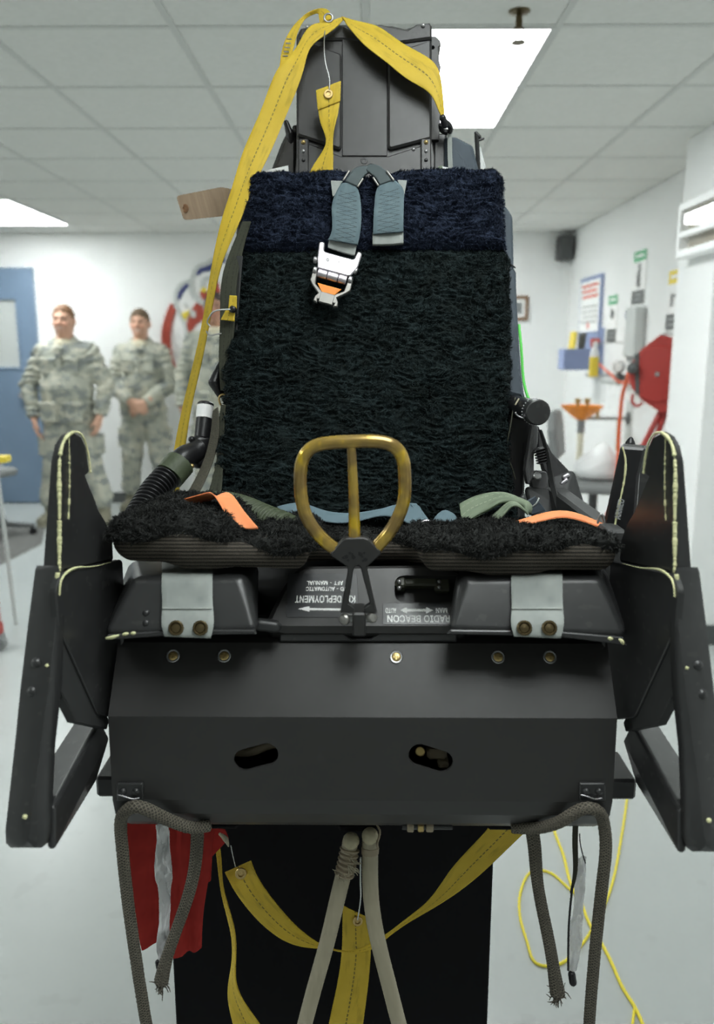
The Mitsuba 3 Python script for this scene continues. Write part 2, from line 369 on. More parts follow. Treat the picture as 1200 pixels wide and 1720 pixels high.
# pier at the end of a partition, with the header that runs on over the opening
PX0, PY0, PY1 = 1.578, 3.84, 4.29
obj('wall_pier', cbox((PX0, PY0, 0), (XR + .005, PY1, CEIL), .004), 'mat_wall', kind='structure')
obj('wall_header', cbox((PX0, 2.6, 2.07), (XR + .005, PY0 + .01, CEIL), .004), 'mat_wall', kind='structure')
G, X0g, Y0g = .61, 0.0, 2.83
obj('ceiling', box((XL - T_, YN - T_, CEIL + .02), (XR + T_, YB + T_, CEIL + .2)), 'mat_grid', kind='structure')
lamps = [(i * 3.05, Y0g + j * 3.05) for i in (-1, 0) for j in (-1, 0, 1)]
gw = .012
xs = [X0g + G * k for k in range(-9, 4)]; ys = [Y0g + G * k for k in range(-11, 9)]
for k, x in enumerate(xs):
    if XL < x < XR: obj('grid_runner', cbox((x - gw, YN, CEIL - .004), (x + gw, YB, CEIL + .012), .001), 'mat_grid', 'ceiling')
for y in ys:
    if YN < y < YB: obj('grid_runner', cbox((XL, y - gw, CEIL - .0035), (XR, y + gw, CEIL + .012), .001), 'mat_grid', 'ceiling')
tile_src = obj('tile', cbox((gw - .002, gw - .002, -.002), (G - gw + .002, G - gw + .002, .014), .003), 'mat_tile', 'ceiling')
first = True
for x in [X0g + G * k for k in range(-10, 4)]:
    for y in [Y0g + G * k for k in range(-11, 9)]:
        if any(abs(x - lx) < .01 and -.01 < y - ly < G + .01 for lx, ly in lamps): continue
        x1, y1 = min(x + G, XR), min(y + G, YB)
        xa, ya = max(x, XL), max(y, YN)
        if x1 - xa < .05 or y1 - ya < .05: continue
        # only the tiles the photograph could show are single pieces
        M = np.eye(4); M[0, 0] = (x1 - xa) / G; M[1, 1] = (y1 - ya) / G; M[:3, 3] = (xa, ya, CEIL + .001)
        if first: scene[tile_src]['to_world'] = mi.ScalarTransform4f(M); first = False
        else: ref('tile', tile_src, 'ceiling', T=M)
lk = 0
for lx, ly in lamps:
    vis = {(0.0, 0): 'bright square fluorescent ceiling light seen beside the headrest of the seat', (-1, 1): 'bright fluorescent ceiling light above the blue door and standing men'}
    key = (0.0, 0) if (lx == 0 and abs(ly - Y0g) < .01) else ((-1, 1) if (lx < -1 and ly > 4) else None)
    t = thing('ceiling_light', vis.get(key, 'fluorescent ceiling light in the white tile grid over the room'), 'light', None if key else 'ceiling lights out of view')
    c = .02
    fr = minus(cbox((lx + .004, ly + .004, CEIL - .006), (lx + G - .004, ly + 2 * G - .004, CEIL + .015), .002), box((lx + c, ly + c, CEIL - .05), (lx + G - c, ly + 2 * G - c, CEIL + .05)))
    obj('frame', fr, 'mat_grid', t)
    obj('diffuser', cbox((lx + c - .001, ly + c - .001, CEIL - .002), (lx + G - c + .001, ly + 2 * G - c + .001, CEIL + .012), .002), 'mat_lamp', t,
        emitter={'type': 'area', 'radiance': rgb(*(LAMP * (.75 if (lx == 0 and abs(ly - Y0g + 3.05) < .01) else 1.0) * q for q in (.945, 1.0, .985)))})   # one lamp has old, dim tubes
for nm, lo, hi in (('back', (XL, YB - .012, 0), (XR, YB, .10)), ('right', (XR - .012, PY1, 0), (XR, YB, .10)), ('pier', (PX0 - .012, PY0 - .012, 0), (XR, PY0, .10)),
                   ('pier_side', (PX0 - .012, PY0 - .012, 0), (PX0, PY1 + .01, .10)), ('left', (XL, YN, 0), (XL + .012, YB, .10))):
    obj('baseboard_' + nm, cbox(lo, hi, .003), 'mat_sign_black', kind='structure')
# sprinkler head under the ceiling, close to the lamp
c = atZ(873, 18, CEIL); t = thing('sprinkler', 'small pendant fire sprinkler head under the ceiling tiles near the lamp', 'sprinkler')
obj('escutcheon', moved(lathe([(.004, -.012), (.03, -.006), (.034, 0)], 24), c, (0, 0, 1)), 'mat_brass_dark', t, smooth=40)
obj('head', cat(moved(lathe([(.009, -.05), (.011, -.03), (.009, -.008)], 16), c, (0, 0, 1)), *[tube([c + (s * .01, 0, -.045), c + (s * .017, 0, -.065), c + (s * .006, 0, -.085)], .003, 10, 6)[0] for s in (-1, 1)]), 'mat_brass_dark', t, smooth=40)
obj('deflector', moved(lathe([(.022, -.090), (.022, -.087), (.004, -.084)], 20), c, (0, 0, 1)), 'mat_brass_dark', t, smooth=40)

# blue door in the back wall
a, b = at(54, 450, YB - .03), at(27, 503, YB - .03)
dx1, dz1 = a[0], a[2]; dx0 = dx1 - .93
wx0, wz1 = dx0 + .16, b[2]; wx1 = b[0]; wz0 = at(27, 617, YB - .03)[2]
leaf = minus(cbox((dx0, YB - .05, .01), (dx1, YB - .004, dz1), .003), box((wx0, YB - .2, wz0), (wx1, YB + .2, wz1)))
obj('door_1', leaf, 'mat_blue_door', kind='structure')
fr = minus(cbox((wx0 - .025, YB - .058, wz0 - .025), (wx1 + .025, YB - .045, wz1 + .025), .003), box((wx0, YB - .2, wz0), (wx1, YB + .2, wz1)))
obj('window_frame', fr, 'mat_blue_door', 'door_1')
obj('window_pane', cbox((wx0 - .002, YB - .03, wz0 - .002), (wx1 + .002, YB - .024, wz1 + .002), .001), 'mat_light_grey', 'door_1', label='pale frosted window pane')
k = at(38, 664, YB - .09)
obj('door_knob', moved(lathe([(.030, -.045), (.030, -.038), (.012, -.034), (.012, 0), (.026, .008), (.031, .02), (.026, .034), (.012, .04)], 24), k, (0, -1, 0)), 'mat_chrome', 'door_1', smooth=50)

# dark floor mat by the men
q = [atZ(76, 888, 0), atZ(70, 914, 0), atZ(-120, 1010, 0), atZ(-320, 1010, 0), atZ(-330, 888, 0)]
obj('floor_mat', slab([p + (0, 0, .008) for p in q], .008, .003, n=np.array([0, 0, 1.0])), 'mat_mat', label='dark grey rubber mat lying on the floor before the blue door', cat='mat')

# wall emblem behind the third man
Y = YB - .03
def flat(pix, y, th): return slab([at(px, py, y) for px, py in pix], th, .004, n=np.array([0, -1.0, 0]))
def arc(pix, w, n=24):
    C = spline([(x, y) for x, y in pix], n); d = np.gradient(C, axis=0); d /= np.linalg.norm(d, axis=1, keepdims=True); nn = np.stack([-d[:, 1], d[:, 0]], 1)
    w = np.interp(np.linspace(0, 1, n), np.linspace(0, 1, len(np.atleast_1d(w))), np.atleast_1d(w))[:, None] / 2
    return np.vstack([C + nn * w, (C - nn * w)[::-1]])
t = thing('wall_emblem', 'round red white and blue cut-out emblem on the wall behind the third man', 'emblem')
obj('white_panel', flat([(296, 508), (310, 480), (330, 462), (360, 440), (420, 440), (470, 480), (480, 560), (440, 640), (360, 640), (300, 600), (292, 560)], YB - .012, .012), 'mat_paper', t)
obj('red_wing', flat(arc([(292, 512), (281, 545), (279, 580), (290, 620), (315, 650)], [13, 15, 14, 10]), YB - .022, .02), 'mat_emblem_red', t)
obj('blue_arc', flat(arc([(298, 502), (306, 485), (319, 475)], [9, 11, 8]), YB - .024, .02), 'mat_emblem_blue', t)
obj('blue_arc', flat(arc([(330, 460), (338, 453), (352, 450), (366, 440), (378, 436)], [9, 10, 9]), YB - .024, .02), 'mat_emblem_blue', t)
obj('grey_outline', flat(arc([(294, 512), (297, 490), (308, 476), (321, 470), (325, 462), (332, 449), (348, 443), (358, 435), (372, 430), (400, 428)], 7, 48), YB - .026, .02), 'mat_light_grey', t)
obj('grey_outline', flat(arc([(321, 472), (323, 490), (330, 502), (342, 510), (356, 512)], 8), YB - .03, .02), 'mat_light_grey', t)
obj('grey_outline', flat(arc([(294, 512), (302, 526), (310, 545), (314, 570), (315, 600)], 6), YB - .027, .02), 'mat_light_grey', t)
obj('grey_outline', flat(arc([(341, 486), (342, 472), (350, 466), (364, 468)], 7), YB - .03, .02), 'mat_light_grey', t)
obj('red_patch', flat([(313, 546), (322, 520), (330, 508), (340, 512), (345, 535), (330, 545), (318, 562)], YB - .024, .02), 'mat_emblem_red', t)
obj('red_patch', flat([(335, 492), (342, 488), (352, 493), (366, 472), (370, 490), (360, 505), (340, 503)], YB - .024, .02), 'mat_emblem_red', t)
obj('yellow_beak', flat([(304, 527), (317, 521), (316, 530), (310, 538)], YB - .032, .02), 'mat_sign_yellow', t)
obj('yellow_beak', flat([(336, 489), (341, 481), (348, 486), (345, 492)], YB - .032, .02), 'mat_sign_yellow', t)
obj('grey_spot', flat([(308, 507), (313, 510), (316, 518), (312, 514)], YB - .03, .02), 'mat_light_grey', t)
obj('grey_spot', flat(rounded([(320, 521), (329, 522), (329, 534), (321, 534)], 3), YB - .03, .02), 'mat_light_grey', t)

# ---------------- small things on the back wall
p, q = at(939, 396, YB - .12), at(962, 437, YB - .12)
t = thing('loudspeaker', 'small black loudspeaker mounted high in the corner of the back wall', 'speaker')
obj('cabinet', cbox((p[0], YB - .16, q[2]), (q[0], YB - .02, p[2]), .01), 'mat_dark_plastic', t)
obj('grille', cbox((p[0] + .008, YB - .166, q[2] + .008), (q[0] - .008, YB - .155, p[2] - .008), .004), 'mat_sign_black', t)
obj('bracket', box((p[0] + .04, YB - .03, q[2] + .07), (q[0] - .04, YB, p[2] - .07)), 'mat_sign_black', t)
p, q = at(852, 497, YB - .02), at(887, 538, YB - .02)
t = thing('picture_frame', 'small brown framed picture on the back wall beside the seat back', 'picture')
obj('frame', minus(cbox((p[0], YB - .025, q[2]), (q[0], YB, p[2]), .004), box((p[0] + .025, YB - .1, q[2] + .025), (q[0] - .025, YB - .012, p[2] - .025))), 'mat_wood', t)
obj('mount', box((p[0] + .02, YB - .014, q[2] + .02), (q[0] - .02, YB - .009, p[2] - .02)), 'mat_paper', t)
obj('print', box((p[0] + .055, YB - .016, q[2] + .06), (q[0] - .055, YB - .012, p[2] - .06)), 'mat_grey_plastic', t)

# ---------------- right wall: signs, rack, hose, eyewash (all on X = XR)
def rw(px, py, dx=0.0): return atX(px, py, XR - dx)
def rwbox(pix0, pix1, d0, d1, b=.002):
    """box on the right wall between two pixels (far top, near bottom), standing out from d0 to d1"""
    p, q = rw(*pix0), rw(*pix1); y0, y1 = sorted((p[1], q[1])); z0, z1 = sorted((p[2], q[2]))
    return cbox((XR - d1, y0, z0), (XR - d0, y1, z1), b)
def sign(x0, y0, x1, y1, hd, ft, headm, sym, label):
    """far edge x0, near edge x1; y0 top and y1 bottom at the far edge; hd, ft: shares of the height"""
    t = thing('safety_sign', label, 'sign')
    p, q = rw(x0, y0), rw(x0, y1); e = rw(x1, y0)[1]; ya, yb = min(p[1], e), max(p[1], e); zt, zb = p[2], q[2]; H = zt - zb
    obj('board', cbox((XR - .006, ya, zb), (XR, yb, zt), .001), 'mat_paper', t)
    obj('header_band', cbox((XR - .008, ya + .003, zt - H * hd), (XR - .005, yb - .003, zt - .003), .0005), headm, t)
    obj('footer_band', cbox((XR - .008, ya + .003, zb + .003), (XR - .005, yb - .003, zb + H * ft), .0005), 'mat_sign_black', t)
    ym = (ya + yb) / 2; w = (yb - ya)
    prints = []
    for k in range(2): prints.append(box((XR - .0088, ya + w * .2, zb + H * ft * (.28 + .34 * k)), (XR - .0078, yb - w * .2, zb + H * ft * (.42 + .34 * k))))
    obj('footer_print', cat(prints), 'mat_print_grey', t)
    obj('header_print', box((XR - .0088, ya + w * .18, zt - H * hd * .62), (XR - .0078, yb - w * .18, zt - H * hd * .38)), 'mat_paper', t)
    zm0, zm1 = zb + H * ft, zt - H * hd; mid = (zm0 + zm1) / 2; hh = (zm1 - zm0) / 2
    if sym == 'bottle': s = [(ym - w * .12, mid - hh * .8), (ym + w * .14, mid - hh * .7), (ym + w * .17, mid - hh * .1), (ym + w * .06, mid + hh * .5), (ym + w * .05, mid + hh * .85), (ym - w * .1, mid + hh * .8), (ym - w * .08, mid + hh * .1)]
    elif sym == 'eye': s = [(ym + w * .2 * math.sin(a), mid + hh * .25 + hh * .42 * math.cos(a)) for a in np.linspace(0, 6.28, 14)[:-1]]
    else: s = [(ym - w * .3, mid + hh * .1), (ym + w * .05, mid + hh * .18), (ym + w * .1, mid - hh * .5), (ym + w * .22, mid - hh * .5), (ym + w * .22, mid + hh * .35), (ym - w * .3, mid + hh * .25)]
    obj('symbol', slab([(XR - .0085, y, z) for y, z in s], .003, n=np.array([-1.0, 0, 0])), 'mat_sign_black', t)
    return t
sign(1068, 424, 1089, 512, .2, .26, 'mat_sign_green', 'bottle', 'tall green and black extinguisher sign above the white wall unit')
sign(1025, 497, 1040, 575, .2, .28, 'mat_sign_green', 'eye', 'small green and black safety sign right beside the framed notice')
sign(1127, 455, 1149, 555, .23, .27, 'mat_sign_yellow', 'tap', 'yellow and black safety sign above the red hose reel')
t = thing('notice_board', 'tall grey framed notice with red print on the right wall', 'notice')
p, q = rw(980, 470), rw(980, 600); e = rw(1016, 470)[1]; ya, yb, zt, zb = min(p[1], e), max(p[1], e), p[2], q[2]
obj('frame', cbox((XR - .02, ya, zb), (XR, yb, zt), .003), 'mat_blue_plastic', t)
zc = zb + .32 * (zt - zb)
obj('sheet', cbox((XR - .023, ya + .03, zc), (XR - .018, yb - .03, zt - .03), .001), 'mat_paper', t)
obj('red_print', cat([box((XR - .0245, ya + .07 + (k % 2) * .03, zt - .08 - k * .042), (XR - .022, yb - .07 - (k % 3) * .02, zt - .06 - k * .042)) for k in range(3)] + [cyl((XR - .0245, (ya + yb) / 2, zc + .05), (XR - .022, (ya + yb) / 2, zc + .05), .028)]), 'mat_sign_red', t)
obj('grey_print', cat([box((XR - .0245, ya + .07, zt - .24 - k * .04), (XR - .022, yb - .07 - (k % 3) * .03, zt - .228 - k * .04)) for k in range(4)]), 'mat_print_grey', t)
# blue rack below it with its folders, and the spray can
RK = XR - .12
def rx(px, py, d): return atX(px, py, XR - d)
t = thing('wall_rack', 'blue plastic box rack fixed on the wall under the framed notice', 'rack')
p, q = rx(957, 586, .30), rx(993, 622, .30); 
y0 = rx(975, 600, .15)[1]
obj('tray', minus(cbox((p[0] - .0, y0 - .09, q[2] - .02), (XR - .002, y0 + .09, p[2]), .004), box((p[0] + .01, y0 - .08, q[2] - .005), (XR - .012, y0 + .08, p[2] + .1))), 'mat_blue_plastic', t)
obj('back_plate', cbox((XR - .012, y0 - .10, q[2] - .05), (XR, y0 + .10, p[2] + .16), .003), 'mat_blue_plastic', t)
pz = p[2]
for nm, mt, xx, hgt, lab in (('folder', 'mat_sign_yellow', p[0] + .06, .13, 'yellow paper folder standing in the blue wall rack'), ('folder', 'mat_sign_black', p[0] + .13, .12, 'dark grey folder standing in the blue wall rack')):
    obj(nm, slab([(xx, y0 - .075, q[2]), (xx, y0 + .075, q[2]), (xx + .02, y0 + .075, pz + hgt), (xx + .02, y0 - .075, pz + hgt)], .02, .002, n=np.array([-1.0, 0, .1])), mt, label=lab, cat='folder')
c = rx(997, 618, .26); b0 = rx(997, 634, .26); t0 = rx(1002, 572, .26); h = t0[2] - b0[2]
t = thing('spray_bottle', 'white spray bottle with a yellow label hanging beside the blue rack', 'bottle')
obj('bottle', moved(lathe([(.026, 0), (.03, .006), (.03, h * .66), (.02, h * .78), (.016, h * .84), (.018, h * .85), (.018, h * .98), (.008, h)], 24), b0, (0, 0, 1)), 'mat_white_plastic', t, smooth=40)
obj('label', moved(lathe([(.0305, h * .03), (.0312, h * .03), (.0312, h * .56), (.0305, h * .56)], 24), b0, (0, 0, 1)), 'mat_sign_yellow', t)
obj('trigger', cat(cbox(b0 + (-.03, -.012, h * .94), b0 + (.03, .012, h * 1.06), .005), cbox(b0 + (-.03, -.006, h * .82), b0 + (-.02, .006, h * .95), .002)), 'mat_sign_red', t)
obj('hook', tube([b0 + (.018, 0, h * .9), b0 + (.10, 0, h * .95), np.array([XR - .01, b0[1], b0[2] + h * .9])], .004, 12, 6)[0], 'mat_steel', t)
# poster and wall unit
t = thing('poster', 'small white paper poster on the wall beside the white wall unit', 'poster')
obj('sheet', rwbox((1051, 520), (1066, 574), 0, .003, .0005), 'mat_paper', t)
for k, (mm, a, b_) in enumerate((('mat_emblem_blue', (1052, 522), (1057, 536)), ('mat_sign_red', (1058, 530), (1063, 541)), ('mat_orange', (1061, 540), (1065, 552)), ('mat_blue_plastic', (1052, 556), (1064, 572)))):
    obj('print', rwbox(a, b_, .002, .0045, .0003), mm, t)
t = thing('dispenser', 'pale grey wall unit with rounded front between poster and hose reel', 'dispenser')
p, q = rw(1068, 517), rw(1068, 600); e = rw(1088, 517)[1]; ya, yb = min(p[1], e), max(p[1], e)
P = rounded([(XR, ya), (XR - .07, ya), (XR - .07, yb), (XR, yb)], .04)
m = prism2(P, p[2] - q[2], .01, True); m.apply_translation((0, 0, p[2])); obj('housing', m, 'mat_light_grey', t, smooth=40)
obj('outlet', cbox((XR - .05, ya + .03, q[2] - .03), (XR - .01, yb - .03, q[2] + .01), .004), 'mat_grey_plastic', t)
# air pipe with gauge
t = thing('air_pipe', 'steel air pipe with a round pressure gauge on the right wall', 'pipe')
A, B = rw(985, 630, .06), rw(1062, 632, .06)
obj('pipe', tube([A, (A + B) / 2, B], .012, 12, 12)[0], 'mat_steel', t, smooth=40)
obj('clamp', cat([cbox((XR - .075, y - .012, A[2] - .02), (XR, y + .012, A[2] + .02), .003) for y in (A[1] - .15, B[1] + .12)]), 'mat_steel', t)
g = rw(1043, 616, .10)
obj('gauge', moved(lathe([(.036, 0), (.04, .006), (.04, .03), (.032, .034), (.032, .03)], 28), g, (-.75, -.66, 0)), 'mat_steel', t, smooth=30)
obj('dial', moved(lathe([(.032, .029), (.032, .031)], 24), g, (-.75, -.66, 0)), 'mat_paper', t)
obj('valve', cat(cyl(rw(1041, 634, .06) + (0, 0, -.04), rw(1041, 622, .08) + (0, 0, .03), .016), cbox(rw(1041, 634, .10) - (.02, .03, .02), rw(1041, 634, .10) + (.02, .03, .02), .006)), 'mat_sign_black', t)
# hose reel
t = thing('hose_reel', 'red hose reel with six-sided side plates standing by the wall', 'hose reel')
RX = 1.64; c = atX(1128, 630, RX); Yc = c[1]
out = [(1062, 628), (1067, 598), (1080, 585), (1110, 562), (1136, 570), (1156, 600), (1156, 655), (1138, 690), (1112, 694), (1078, 672), (1066, 655)]
fp, fn_ = c, np.array([-.45, -.89, 0]) / np.linalg.norm([-.45, -.89, 0])
P3 = [on(x, y, fp, fn_) for x, y in out]
obj('side_plate', slab(P3, .012, .004, n=fn_), 'mat_red', t)
obj('side_plate', slab([p - fn_ * .16 for p in P3], .012, .004, n=fn_), 'mat_red', t)
obj('rim', slab([p - fn_ * .010 for p in (np.array(P3) - np.mean(P3, 0)) * .985 + np.mean(P3, 0)], .152, .01, n=fn_, both=True), 'mat_red', t)
cm = np.mean(P3, 0)
obj('raised_disc', moved(lathe([(.15, 0), (.146, .012), (.0, .016)], 40), cm, fn_), 'mat_red', t, smooth=20)
obj('hub_bolt', moved(lathe([(.014, .014), (.012, .024)], 6), cm, fn_), 'mat_steel', t)
obj('guide_arm', slab([on(x, y, fp + fn_ * .02, fn_) for x, y in [(1066, 596), (1074, 592), (1074, 664), (1068, 662)]], .02, .003, n=fn_), 'mat_sign_black', t)
obj('ball_stop', trimesh.creation.icosphere(3, .032).apply_translation(on(1064, 618, fp + fn_ * .05, fn_)), 'mat_sign_black', t, smooth=True)
obj('bracket', tube([on(x, y, fp + fn_ * .02, fn_) for x, y in [(1064, 662), (1063, 676), (1070, 682), (1080, 676)]], .008, 16, 8)[0], 'mat_red', t, smooth=True)
obj('top_bracket', tube([on(x, y, fp - fn_ * .09, fn_) for x, y in [(1108, 566), (1118, 560), (1134, 563), (1146, 575)]], .008, 16, 8)[0], 'mat_light_grey', t, smooth=True)
for x, dx, dy in ((1112, -.5, -.05), (1120, -.30, .06), (1130, .0, -.03), (1134, .04, .05)):
    a_ = on(x, 688, fp - fn_ * .08, fn_); obj('leg', cyl(a_, (a_[0] + dx, a_[1] + dy, .0), .016, 12), 'mat_red', t, smooth=40)
obj('hose_drum', cyl(cm - fn_ * .03, cm - fn_ * .15, .15, 32), 'mat_red_hose', t, smooth=40)
hp = [(1056, 626, .42), (1053, 640, .40), (1047, 660, .36), (1043, 690, .34), (1040, 730, .32), (1038, 780, .32)]
P = [atX(x, y, RX - .12 + .0 * d) for x, y, d in hp]; P.append(P[-1] + (0.0, 0, -.35)); P.append(np.array([P[-1][0] + .03, P[-1][1], .25])); P.append(np.array([P[-1][0] + .05, P[-1][1] - .1, .012]))
obj('air_hose', tube(P, .011, 80, 10)[0], 'mat_red_hose', label='orange red air hose hanging down before the eyewash from the reel', cat='hose', smooth=True)
P = [rw(1008, 612, .07), rw(1018, 622, .09), rw(1030, 632, .11), rw(1040, 641, .13), rw(1054, 642, .15), atX(1064, 644, RX)]
obj('link_hose', tube(P, .009, 50, 10)[0], 'mat_red_hose', label='short orange hose running along the wall pipe to the reel', cat='hose', smooth=True)
# eyewash
t = thing('eyewash_station', 'orange eyewash bowl on pipework fixed to the right wall', 'eyewash')
EX = 1.50; b0 = atX(977, 705, EX); ey = b0[1]
s = (atX(1010, 690, EX)[0] - 0); W = .145
top = atX(977, 681, EX)[2]
prof = [(.03, b0[2]), (.06, b0[2] + .02), (W * .9, top - .02), (W, top), (W - .008, top), (.05, b0[2] + .035), (.0, b0[2] + .03)]
m = lathe(prof, 36); m.apply_translation((b0[0], ey, 0)); obj('bowl', m, 'mat_orange', t, smooth=40)
obj('nozzle', cat([moved(lathe([(.012, -.03), (.012, .03), (.022, .035), (.022, .055), (.01, .06)], 16), (b0[0] + dx, ey, top - .01), (0, 0, 1)) for dx in (-.03, .035)]), 'mat_brass', t, smooth=40)
obj('collar', cyl((b0[0], ey, b0[2] - .09), (b0[0], ey, b0[2] + .01), .026), 'mat_grey_plastic', t, smooth=40)
obj('drain_pipe', cyl((b0[0], ey, .0), (b0[0], ey, b0[2] - .08), .022), 'mat_cream', t, smooth=40)
zp = atX(990, 707, EX)[2]
obj('supply_pipe', tube([(b0[0] + .02, ey, zp), (b0[0] + .2, ey, zp), (XR - .005, ey, zp)], .012, 12, 10)[0], 'mat_steel', t, smooth=40)
obj('bowl_arm', cyl((b0[0] + .11, ey, zp), (b0[0] + .11, ey, top - .02), .012), 'mat_brass', t, smooth=40)
obj('riser', cat(cyl((XR - .07, ey, zp), (XR - .07, ey, zp - .22), .012), cyl((XR - .07, ey, zp - .22), (XR, ey, zp - .22), .01)), 'mat_brass', t, smooth=40)
obj('flange', cyl((XR - .014, ey, zp), (XR, ey, zp), .045), 'mat_sign_black', t, smooth=40)
obj('wall_plate', slab([(XR - .006, ey - .07, zp + .12), (XR - .006, ey + .06, zp + .12), (XR - .006, ey + .06, zp - .42), (XR - .006, ey - .07, zp - .42)], .006, .002, n=np.array([-1.0, 0, 0])), 'mat_light_grey', t)

# office chairs near the eyewash
def office_chair(px, py_seat, Y, rot, label, back=True, z_seat=None, br=.28):
    t = thing('office_chair', label, 'chair')
    c = at(px, py_seat, Y); zs = c[2] if z_seat is None else z_seat; R = trimesh.transformations.rotation_matrix(rot, (0, 0, 1)); R[:3, 3] = (c[0], c[1], 0)
    def P(m): m = m.copy(); m.apply_transform(R); return m
    obj('seat', P(rhull([(x, y, zs) for x in (-.2, .2) for y in (-.2, .19)], .035)), 'mat_grey_plastic', t, smooth=50)
    if back:
        obj('backrest', P(rhull([(-.12, .23, zs + .18), (.12, .23, zs + .18), (-.15, .25, zs + .33), (.15, .25, zs + .33), (-.1, .26, zs + .42), (.1, .26, zs + .42)], .03)), 'mat_grey_plastic', t, smooth=50)
        obj('back_post', P(tube([(0, .1, zs - .05), (0, .28, zs - .03), (0, .29, zs + .1), (0, .27, zs + .25)], .02, 20, 10)[0]), 'mat_sign_black', t, smooth=True)
    obj('column', P(cyl((0, 0, .09), (0, 0, zs), .028)), 'mat_sign_black', t, smooth=40)
    for k in range(5):
        a = k * 2 * math.pi / 5 + .3; e = np.array([math.cos(a) * br, math.sin(a) * br, .075])
        obj('base_arm', P(rhull([(0, 0, .11), e], [.028, .018], False)), 'mat_sign_black', t, smooth=50)
        obj('caster', P(cyl(e + (-.018 * math.sin(a), .018 * math.cos(a), -.045), e + (.018 * math.sin(a), -.018 * math.cos(a), -.045), .028)), 'mat_dark_plastic', t, smooth=40)
    return t
office_chair(998, 812, 5.05, 1.2, 'grey office chair with a plastic bag on its seat below the eyewash')
c2 = at(1004, 812, 5.0) + (0, 0, .036)
m = trimesh.creation.icosphere(4, 1.0); v = m.vertices; v = v * [.15, .12, .10]; v[:, 2] += np.where(v[:, 2] > 0, .05 * np.exp(-((v[:, 0] - .03) / .06) ** 2), 0); v[:, 2] = np.maximum(v[:, 2], -.06)
v = v * (1 + .12 * (meshkit.fbm(v * 14, 3) - .5)[:, None]); m.vertices = v - [0, 0, v[:, 2].min()] + c2
obj('plastic_bag', m, 'mat_white_plastic', label='crumpled whitish plastic bag lying on the seat of the grey chair', cat='bag', smooth=True)

# framed glass unit on the pier header
t = thing('glass_cabinet', 'white framed glass unit reflecting a lamp high on the pier', 'wall cabinet')
gx0, gx1 = PX0 - .075, PX0 - .0; gy0, gy1 = 3.30, 4.20
a = atX(1141, 343, gx0); b_ = atX(1141, 434, gx0); gy1 = a[1]; zt, zb = a[2], b_[2]
fw = .035
obj('frame', minus(cbox((gx0, gy0, zb), (gx1, gy1, zt), .006), box((gx0 - .02, gy0 + fw, zb + fw), (gx0 + .05, gy1 - fw, zt - fw))), 'mat_white_plastic', t)
obj('rail', cbox((gx0 - .004, gy0 + fw, zb + .36 * (zt - zb)), (gx0 + .03, gy1 - fw, zb + .47 * (zt - zb)), .004), 'mat_white_plastic', t)
obj('back_board', box((gx0 + .046, gy0 + fw, zb + fw), (gx0 + .05, gy1 - fw, zt - fw)), 'mat_tan', t)
obj('pane', cbox((gx0 + .010, gy0 + fw - .001, zb + fw - .001), (gx0 + .0102, gy1 - fw + .001, zt - fw + .001), .0), 'mat_glass', t)

# things at the left edge
t = thing('sawhorse', 'narrow stand with yellow top edge and thin grey legs before the blue door', 'stand')
Yt = 3.9; c = at(6, 770, Yt); zt = c[2]; xt1 = at(13, 770, Yt)[0]
obj('top_board', cbox((xt1 - .75, Yt - .03, zt - .015), (xt1, Yt + .03, zt + .012), .004), 'mat_wood', t)
obj('edge_band', cbox((xt1 - .05, Yt - .034, zt - .018), (xt1 + .004, Yt + .034, zt + .014), .004), 'mat_sign_yellow', t)
e0_ = atZ(27, 905, 0)
for x_, xb_, yb_ in ((xt1 - .02, e0_[0], Yt - .08), (xt1 - .06, xt1 - .12, Yt + .2), (xt1 - .70, xt1 - .74, Yt - .12), (xt1 - .70, xt1 - .74, Yt + .2)):
    obj('leg', cyl(np.array([x_, Yt, zt - .01]), np.array([xb_, yb_, 0]), .010, 12), 'mat_light_grey', t, smooth=40)
office_chair(-46, 800, 6.1, 1.2, 'black swivel chair whose star base shows beside the blue door', z_seat=.5, br=.40)
t = thing('hoist_leg', 'red steel hoist leg on a small grey caster at the picture edge', 'hoist')
Yh = 3.6; p = at(4, 1000, Yh); g0 = at(6, 1088, 3.2)
q_ = atZ(5, 1090, 0.0)
obj('beam', cbox((q_[0] - .5, q_[1] - .05, .07), (q_[0] - .0, q_[1] + .03, .13), .004), 'mat_red', t)
obj('post', cbox((q_[0] - .07, q_[1] - .04, .10), (q_[0] - .005, q_[1] + .02, .42), .004), 'mat_red', t)
obj('caster', cyl((q_[0] - .01, q_[1] - .035, .035), (q_[0] - .01, q_[1] + .005, .035), .035), 'mat_grey_plastic', t, smooth=40)
obj('fork', cbox((q_[0] - .03, q_[1] - .045, .035), (q_[0] + .012, q_[1] + .015, .08), .003), 'mat_grey_plastic', t)
# ------------------------------------------------------------------ the stand and the ejection seat
bl, br = at(296, 1720, 1.10), at(819, 1720, 1.10)
t = thing('seat_stand', 'tall plain black box stand under the ejection seat', 'stand')
ZS = .925
obj('front_board', cbox((bl[0], 1.10, 0), (br[0], 1.118, ZS), .002), 'mat_stand', t)
for x in (bl[0], br[0] - .018): obj('side_board', cbox((x, 1.1175, 0), (x + .018, 1.52, ZS), .002), 'mat_stand', t)
obj('back_board', cbox((bl[0], 1.52, 0), (br[0], 1.538, ZS), .002), 'mat_stand', t)
obj('top_board', cbox((bl[0] - .0, 1.10, ZS), (br[0], 1.538, ZS + .016), .002), 'mat_stand', t)

S = thing('ejection_seat', 'black aircraft ejection seat with sheepskin cushions, standing on the black box stand', 'seat')
SX = .0015                                         # the seat's middle plane
def fx(px, py, Y): return at(px, py, Y)
W0, W1 = at(183, 1250, .80)[0], at(1036, 1250, .80)[0]
